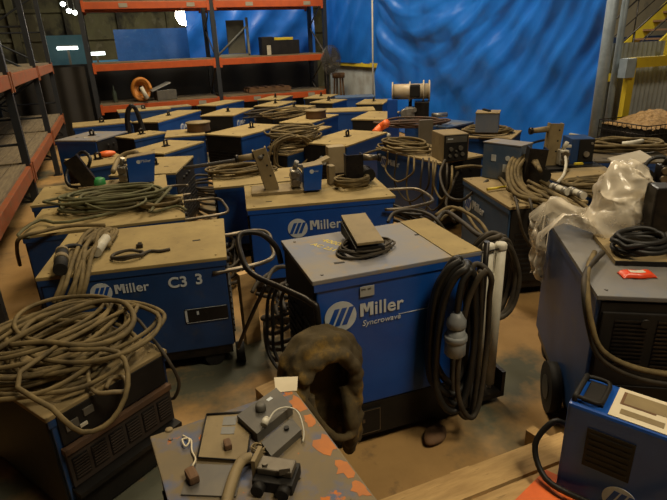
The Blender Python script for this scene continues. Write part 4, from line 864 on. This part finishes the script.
for i in range(26): rp_.append(on(258 + 10 * math.cos(i * 1.3) * rnd.uniform(.5, 1), 453 + 6 * math.sin(i * 1.3) * rnd.uniform(.5, 1), Z, .008 + rnd.uniform(0, .02)))
hose('little bunch of tangled thin wires by the narrow remote control', rp_, .0022, TANP, 'wire', 'wire')
p = [on(274, 378, Z), on(298, 377, Z), on(297, 391, Z), on(276, 393, Z)]; o0 = sum(p, Vector()) / 4
slab(MB(PAPER), [Vector((q.x - o0.x, q.y - o0.y, 0)) for q in p], .0, .0015).ob('paper_tag', loc=(o0.x, o0.y, Z + .001), label='blank cream paper tag at the far corner of the near box', cat='tag')
hose('bent tan sleeve lying at the bottom edge of the near box', [on(252, 462, Z, .016), on(243, 466, Z, .02), on(236, 478, Z, .02), on(230, 496, Z, .018), on(226, 512, Z, .018)], .016, TANP, 'sleeve', 'sleeve')
br = empty('relay', on(278, 480, Z), R_(-35), 'silver relay with black coils at the bottom of the near box', 'relay')
MB(BLACK).box((0, -.005, .018), (.115, .085, .036), bev=.004).ob('base', br); MB(mat('dull_silver', (.16, .14, .11), (.11, .095, .07), 18, .55, .5)).box((0, .0, .047), (.10, .05, .022), bev=.004).cyl((-.03, -.01, .055), (-.03, -.01, .066), .008, n=12).box((.03, -.02, .06), (.03, .012, .02), rz=.4).ob('yoke', br)
for xx in (-.035, .035): MB(BLACK, SILV).cyl((xx, -.045, .02), (xx, -.07, .02), .018, n=18).ob('coil', br)
MB(TANP).box((-.06, .01, .04), (.012, .06, .07)).ob('side_plate', br)
MB(TANP).lathe([(.012, 0), (.012, .003), (.004, .004)]).ob('washer', loc=on(169, 430, Z), label='washer lying at the far left corner of the near box', cat='washer')

# ------------------------------------------------------------------ pallet, small unit F, orange sheet
pt = empty('pallet', (1.05, .90, 0), 0, 'pale wooden pallet on the floor at the bottom right', 'pallet')
for i, y in enumerate((.375, .235, .095, -.05, -.2, -.34)):
    MB(PALW).box((0, y, .127), (1.02, .125, .022)).ob('deck_board', pt)
for x in (-.42, 0, .42): MB(PALW).box((x, .04, .068), (.09, .84, .096)).ob('bearer', pt)
for y in (.36, 0, -.3): MB(PALW).box((0, y, .01), (.92, .1, .018)).ob('bottom_board', pt)
MB(PALW).box((0, 0, .05), (.05, .10, .10)).ob('wood_block', loc=on(537, 440, .02) * 1 if False else (1.50, 1.40, 0), rz=.2, label='short wood block standing at the far end of the pallet', cat='timber')
th = R_(-61); f1 = on(568, 402, .55); cF = Vector((f1.x, f1.y, 0)) + Vector((math.cos(th), math.sin(th), 0)) * .23 + Vector((-math.sin(th), math.cos(th), 0)) * .10
fu = empty('small_welder', (cF.x, cF.y, .138), th, 'small bright blue portable welder with handle on the pallet at bottom right', 'portable welder')
MB(BLUE).box((0, 0, .206), (.46, .20, .41), bev=.012).ob('case', fu)
MB(BLACK, RUB).tube([(-.215, .075, .412), (-.215, .075, .424), (-.213, .06, .432), (-.213, -.06, .432), (-.215, -.075, .424), (-.215, -.075, .412)], .010, 8, sub=3).box((-.16, 0, .415), (.07, .13, .012), bev=.004).tube([(-.215, .07, .428), (-.17, .075, .430), (-.135, .065, .428), (-.130, 0, .428), (-.135, -.065, .428), (-.17, -.075, .430), (-.215, -.07, .428)], .008, 8, sub=3).ob('handle', fu)
lb = MB(PAPER, BROWN, TANP); lb.box((.06, .0, .4125), (.33, .18, .003)).m(1).box((-.03, .03, .4145), (.11, .08, .001)).box((.10, .0, .4146), (.03, .16, .001)).m(2).box((.0, .035, .4148), (.15, .07, .001)).box((.17, .03, .4146), (.08, .08, .001)).box((-.01, -.05, .4146), (.13, .03, .001))
lb.ob('warning_label', fu, label='worn paper label with brown print')
vp = MB(BLACK, BLKM); vp.box((-.08, -.101, .26), (.15, .008, .16))
for k in range(6): vp.m(0).box((-.08, -.106, .20 + k * .024), (.13, .004, .008))
vp.ob('vent', fu)
g = MB(LOGOW, BLUE); g.cyl((-.02, -.0995, .09), (-.02, -.103, .09), .055, n=28); g.m(1)
for k in (-1, 0, 1): g.prism([(-.02 + k * .024 - .022, -.1035, .055), (-.02 + k * .024 - .004, -.1035, .055), (-.02 + k * .024 + .022, -.1035, .125), (-.02 + k * .024 + .004, -.1035, .125)], (0, -.001, 0))
g.ob('logo', fu)
MB(BLACK).box((.20, -.115, .22), (.05, .05, .24), bev=.01).ob('torch_socket', fu)
fl = lambda x, y, z: Vector((cF.x + x * math.cos(th) - y * math.sin(th), cF.y + x * math.sin(th) + y * math.cos(th), .138 + z))
hose('black lead looping from the small blue welder over the pallet', [fl(-.235, .02, .22), fl(-.29, .0, .23), fl(-.33, -.06, .14), fl(-.26, -.12, .06), fl(-.12, -.15, .07), fl(.0, -.16, .09), fl(.08, -.17, .16), fl(.14, -.16, .25), fl(.19, -.14, .28)], .0115, HOSE_K, 'lead', 'cable')
p = [on(545, 474, .14), on(590, 495, .14), on(575, 520, .14), on(514, 505, .14)]; o0 = sum(p, Vector()) / 4
slab(MB(ORG), [Vector((q.x - o0.x, q.y - o0.y, 0)) for q in p], .0, .025).ob('orange_case', loc=(o0.x, o0.y, .138), label='bright orange flat case on the pallet cut by the bottom edge', cat='case')
rb = MB(BROWN); rb.grid(lambda u, v: Vector((.07 * math.cos(6.283 * u) * math.sin(math.pi * v) * (1 + .2 * math.sin(u * 13)), .05 * math.sin(6.283 * u) * math.sin(math.pi * v), .025 * (1 - math.cos(math.pi * v)))), 20, 10)
rb.ob('rag', loc=(1.13, 1.66, .0), rz=.3, label='small rust coloured rag under the hanging cables', cat='rag')

# ------------------------------------------------------------------ things on the back rack
rk = .733
p = aty(143, 100, 12.08)
hl_ = empty('orange_coil', (p.x, 12.1, rk), 0, 'orange spiral hose coil propped on the lowest shelf of the back rack', 'hose coil')
oc = MB(mat('orange_hose', (.50, .20, .03), (.42, .15, .02), 6, .5))
oc.tube([(.19 * math.cos(a * .45) * (1 - .012 * a), .03 * math.sin(a) - .05 + .004 * a, .24 + .23 * math.sin(a * .45) * (1 - .012 * a)) for a in range(0, 56)], .035, 8, sub=2).ob('spiral', hl_)
MB(WHITE).cyl((0, -.12, .30), (.08, -.14, .06), .04, .05, 14).ob('nozzle', hl_)
bx = empty('grey_case', (3.0 if False else aty(166, 98, 12.15).x, 12.2, rk), .2, 'grey case with tilted pale lid beside the orange coil', 'case')
MB(GREYP).box((0, 0, .10), (.42, .28, .2), bev=.01).ob('body', bx); MB(mat('pale_lid', (.30, .31, .30), (.25, .25, .24), 8, .4)).box((.0, .0, .29), (.44, .30, .02), M=T(0, 0, 0) @ Matrix.Rotation(-.35, 4, 'Y')).ob('lid', bx)
MB(mat('bottle_glass', (.05, .07, .05), (.08, .09, .07), 6, .15)).lathe([(.04, 0), (.045, .02), (.045, .2), (.018, .26), (.018, .34)]).ob('bottle', loc=(aty(115, 97, 12.3).x, 12.4, rk), label='tall dark bottle standing at the left on the lowest back shelf', cat='bottle')
pm = MB(BROWN)
for k in range(3): pm.box((0, -.25 + k * .25, .05), (1.0, .1, .08))
for k in range(5): pm.box((-.4 + k * .2, 0, .105), (.14, .6, .02))
pm.ob('shelf_pallet', loc=(aty(266, 84, 12.5).x, 12.45, rk), label='old brown pallet lying on the lowest shelf, right bay of the back rack', cat='pallet')
cr = empty('crate', (aty(280, 48, 12.5).x, 12.45, 1.533), 0, 'black crate with a yellow lid on the middle shelf of the back rack', 'crate')
MB(BLACK).box((.06, 0, .15), (.66, .42, .30), bev=.01).ob('body', cr)
MB(YEL).box((.04, -.02, .33), (.44, .30, .06), bev=.01).ob('lid', cr); MB(BLACK).box((-.20, .05, .335), (.22, .36, .07), bev=.01).ob('flap', cr)
bo = empty('bin', (aty(267, 49, 12.3).x, 12.36, 1.533), 0, 'black bin with a white label left of the yellow lidded crate', 'bin')
MB(BLACK).box((0, 0, .19), (.26, .3, .38), bev=.01).ob('body', bo); MB(WHITE).box((.02, -.153, .10), (.09, .004, .2)).ob('label', bo)
fr = empty('easel_frame', (2.75, 12.62, 1.533), 0, 'pale wooden frame with a grey board on the middle back shelf', 'frame')
f = MB(mat('pale_timber', (.20, .21, .18), (.15, .15, .13), 6, .7)); f.box((-.36, 0, .38), (.05, .05, .76)).box((.36, 0, .40), (.05, .05, .8)).box((0, 0, .02), (.75, .05, .05)); f.tube([(-.34, -.03, .05), (.34, -.03, .62)], .022, 6, sub=1); f.ob('timber', fr)
MB(mat('grey_board', (.085, .08, .055), (.065, .06, .04), 5, .8)).box((.10, .05, .40), (.40, .03, .70)).ob('board', fr)
# distant lamp and tubes
lp = aty(186, 14, 16.0)
la = empty('bay_lamp', lp, 0, 'glaring bright bay lamp in the distance above the blue tarpaulin', 'lamp')
MB(mat('lamp_glow', (1, .93, .75), emit=((1, .90, .68), 40))).lathe([(.02, -.30), (.20, -.25), (.29, -.08), (.27, .10), (.10, .16)]).ob('bulb', la)
MB(GREYP).lathe([(.32, .16), (.22, .30), (.08, .40), (.06, .5)]).cyl((0, 0, .5), (0, 0, 3.2), .02, n=8).ob('shade', la)
TUBE = mat('tube_glow', (1, 1, .95), emit=((.85, 1, .95), 5))
for (x0, y0, x1, y1, Y, lab) in ((57, 48.5, 78, 48.5, 15.0, 'lit fluorescent tube low behind the gap between the racks'), (88, 54, 105, 53, 14.6, 'second lit fluorescent tube, behind the left end of the back rack')):
    a, b = aty(x0, y0, Y), aty(x1, y1, Y); b.z = a.z
    ft = empty('fluorescent_light', a, 0, lab, 'light', 'distant lights')
    MB(TUBE).cyl((0, 0, 0), b - a, .035, n=12).ob('tube', ft); MB(GREYP).box(((b - a).x / 2, .05, .03), ((b - a).x, .06, .06)).box(((b - a).x / 2, .06, -a.z / 2), (.05, .05, a.z)).ob('stand', ft)
SPK = mat('far_glow', (1, 1, .9), emit=((.9, 1, .9), 12))
for (x, y, lab) in ((63, 4, 'small far lamp left of the back rack, highest of the three'), (69, 11, 'small far lamp left of the back rack, middle of the three'), (75, 12.5, 'small far lamp closest to the back rack upright'), (197, 21, 'small far lamp just right of the glaring lamp')):
    q = aty(x, y, 19.0); l2 = empty('far_lamp', q, 0, lab, 'lamp', 'distant lights')
    MB(SPK).lathe([(.01, -.07), (.07, -.03), (.07, .03), (.02, .06)], n=12).ob('bulb', l2); MB(GREYP).cyl((0, 0, .06), (0, 0, 6 - q.z), .012, n=6).ob('drop_rod', l2)
MB(mat('light_blue_bench', (.06, .24, .42), (.05, .20, .36), 4, .5)).box((0, 0, .76), (1.0, .4, 1.5)).ob('bench', loc=(aty(102, 45, 17).x, 17, 0), label='light blue bench end far behind the left bay of the back rack', cat='bench')
# pedestal fan
q = aty(331, 60, 11.65)
fn = empty('pedestal_fan', (q.x, 11.65, 0), R_(25), 'round grey caged pedestal fan at the right end of the back rack', 'fan')
cz = q.z; cg = MB(mat('fan_wire', (.16, .15, .13), (.12, .11, .09), 8, .4, .6))
for k in range(7): 
    r = .06 + k * .042
    for s in (-1, 1): cg.tube([(r * math.cos(i * .2618), s * (.09 - .075 * (r / .31) ** 2) - .0, cz + r * math.sin(i * .2618)) for i in range(24)], .004, 5, closed=True, sub=1)
for k in range(28):
    a = k * 2 * math.pi / 28
    for s in (-1, 1): cg.tube([(.05 * math.cos(a), s * .088, cz + .05 * math.sin(a)), (.2 * math.cos(a), s * .06, cz + .2 * math.sin(a)), (.312 * math.cos(a), s * .012, cz + .312 * math.sin(a))], .0035, 5, sub=1)
cg.ob('cage', fn)
bl = MB(mat('fan_blade', (.10, .10, .09), (.08, .08, .07), 8, .4, .5))
for k in range(3):
    a0 = k * 2.094
    bl.grid(lambda u, v, a0=a0: Vector(((.05 + .23 * v) * math.cos(a0 + u * 1.3), .03 * (u - .5), cz + (.05 + .23 * v) * math.sin(a0 + u * 1.3))), 8, 6)
bl.ob('blade', fn); MB(GREYP).cyl((0, .02, cz), (0, .26, cz), .075, n=20).cyl((0, -.09, cz), (0, -.1, cz), .06, n=20).ob('motor', fn); MB(BLKM).cyl((0, .16, .04), (0, .16, cz), .025, n=12).lathe([(.2, 0), (.2, .03), (.04, .05)], (0, .16, 0)).ob('stand', fn)
q = aty(342, 82, 12.0)
st = empty('brown_stool', (q.x, 12.2, 0), 0, 'brown topped stool standing behind the fan', 'stool')
MB(BROWN).cyl((0, 0, .95), (0, 0, 1.06), .15, n=24).ob('seat', st)
for k in range(4): MB(BROWN).cyl((.10 * math.cos(k * 1.571), .10 * math.sin(k * 1.571), .95), (.17 * math.cos(k * 1.571), .17 * math.sin(k * 1.571), 0), .022, n=10).ob('leg', st)

# ------------------------------------------------------------------ right edge: posts, yellow frame, cage, stairs
for k, (xb, r, lab) in enumerate(((599, .060, 'thicker galvanised post at the right end of the big blue tarpaulin'), (611, .036, 'thinner galvanised post just right of the thicker one'))):
    q = aty(xb, 98, 4.60)
    po = empty('post', (q.x, 4.60, 0), 0, lab, 'post', 'galvanised posts'); MB(GALV).cyl((0, 0, 0), (0, 0, 3.4), r, n=24).ob('pipe', po); MB(GALV).box((0, 0, .008), (.15, .15, .016)).ob('foot_plate', po)
yf = empty('yellow_frame', (5.39, 4.46, 0), 0, 'yellow steel barrier frame in front of the corrugated sheets at right', 'barrier')
za = aty(640, 62, 4.5).z
MB(YEL).box((.75, 0, za), (1.5, .06, .11)).ob('top_rail', yf); MB(YEL).box((.02, 0, za / 2), (.10, .06, za)).ob('upright', yf); MB(GALV).box((-.06, -.02, za - .05), (.14, .10, .20)).ob('junction_box', yf)
MB(YEL).box((.58, .02, za + .14), (.05, .05, .20)).ob('stub_post', yf)
# cage with wood chips
cgp = aty(640, 118, 4.0)
ca = empty('chip_cage', (5.28, 3.98, 0), -.05, 'black wire cage heaped with wood chips at the right edge', 'cage')
zt = .86
w = MB(BLKM)
for k in range(15): w.cyl((-.42 + k * .06, -.30, 0), (-.42 + k * .06, -.30, zt), .004, n=5); w.cyl((-.42 + k * .06, .30, 0), (-.42 + k * .06, .30, zt), .004, n=5)
for k in range(11): w.cyl((-.42, -.30 + k * .06, 0), (-.42, -.30 + k * .06, zt), .004, n=5); w.cyl((.42, -.30 + k * .06, 0), (.42, -.30 + k * .06, zt), .004, n=5)
for k in range(10):
    z = .04 + k * (zt - .04) / 9
    w.tube([(-.42, -.3, z), (.42, -.3, z), (.42, .3, z), (-.42, .3, z)], .006, 5, closed=True, sub=1)
w.ob('wire_mesh', ca)
MB(BLACK).box((0, 0, .41), (.80, .56, .82)).ob('liner', ca)
ch = MB(CHIPS); ch.grid(lambda u, v: Vector(((u - .5) * .82, (v - .5) * .58, .82 + .14 * math.sin(math.pi * u) * math.sin(math.pi * v) + .02 * noise.noise(Vector((u * 14, v * 14, 0))))), 50, 36)
ch.ob('wood_chips', ca, kind='stuff')
cx = empty('cardboard_box', aty(655, 148, 3.62) * 1, .0, 'tan cardboard box with chips at the right edge below the cage', 'box')
cx.location = (4.72, 3.50, .0) if False else (5.02, 3.30, 0)
MB(CARD).box((0, 0, .32), (.5, .5, .64), bev=.006).ob('body', cx)
ch = MB(CHIPS); ch.grid(lambda u, v: Vector(((u - .5) * .46, (v - .5) * .46, .642 + .06 * math.sin(math.pi * u) * math.sin(math.pi * v) + .012 * noise.noise(Vector((u * 12, v * 12, 4))))), 36, 36); ch.ob('contents', cx, kind='stuff')
# beyond: beige wall, stairs
BEIGE = mat('beige_wall', (.42, .37, .26), (.34, .30, .20), 1.2, .8, spots=[(2.5, (.22, .21, .17), .55, .7)])
MB(BEIGE).box((15, 13.1, 2), (14, .2, 6)).ob('wall_rear', kind='structure')
MB(mat('blue_band', (.03, .06, .16), (.04, .08, .18), 4, .6)).box((15, 12.97, 1.45), (14, .06, .22)).ob('trim_2', kind='structure')
sr = empty('staircase', (11.5, 8.9, 0), 0, 'yellow steel staircase rising to the right behind the corrugated sheets', 'staircase')
for y in (0, .9): MB(YEL).prism([(-2.0, y, -.0), (-1.7, y, 0), (2.8, y, 3.0), (2.8, y, 3.25), (2.5, y, 3.25)], (0, .05, 0)).ob('stringer', sr)
for k in range(15):
    MB(BROWN).box((-1.6 + k * .29, .47, .18 + k * .195), (.27, .86, .04)).ob('tread', sr)
hr = MB(BLKM)
for y in (0, .9):
    hr.tube([(-1.9, y, .95), (2.6, y, 4.0)], .02, 8, sub=1).tube([(-1.9, y, .55), (2.6, y, 3.6)], .012, 6, sub=1)
    for k in range(5): hr.cyl((-1.8 + k * 1.05, y, .05 + k * .71), (-1.8 + k * 1.05, y, 1.02 + k * .71), .015, n=8)
hr.ob('handrail', sr)
bt = MB(mat('pale_box', (.45, .40, .25), (.40, .34, .2), 5, .6), YEL); bt.box((0, 0, .52), (.16, .16, .10)).m(1).box((0, 0, .235), (.14, .14, .47)); bt.ob('bollard', loc=(5.35, 5.0, .0), label='yellow bollard with a pale cap behind the tarpaulin edge', cat='bollard')

# low clutter lying in the aisles between the machines
coil('dark cable heap on the floor between the left row and the front centre machine', (.62, 4.15, .0), .16, .42, 0, 7, .014, HOSE_D, 81, .22, .35, 'cable_heap', 'cable')
coil('dark cable heap on the floor in front of the drum topped left machine', (.88, 5.9, .0), .20, .45, .1, 7, .015, HOSE_D, 82, .35, .35, 'cable_heap', 'cable')
coil('dark cable heap on the floor behind the stencilled machine handle', (.98, 3.05, .0), .22, .16, 0, 6, .013, HOSE_K, 83, .25, .35, 'cable_heap', 'cable')
coil('dark cable heap on the floor beside the control box machine', (2.25, 4.05, .0), .14, .35, .2, 6, .014, HOSE_K, 84, .3, .35, 'cable_heap', 'cable')
coil('dark cable heap on the floor between the left back machines', (.02, 7.05, .0), .14, .2, .2, 6, .015, HOSE_D, 85, .3, .35, 'cable_heap', 'cable')
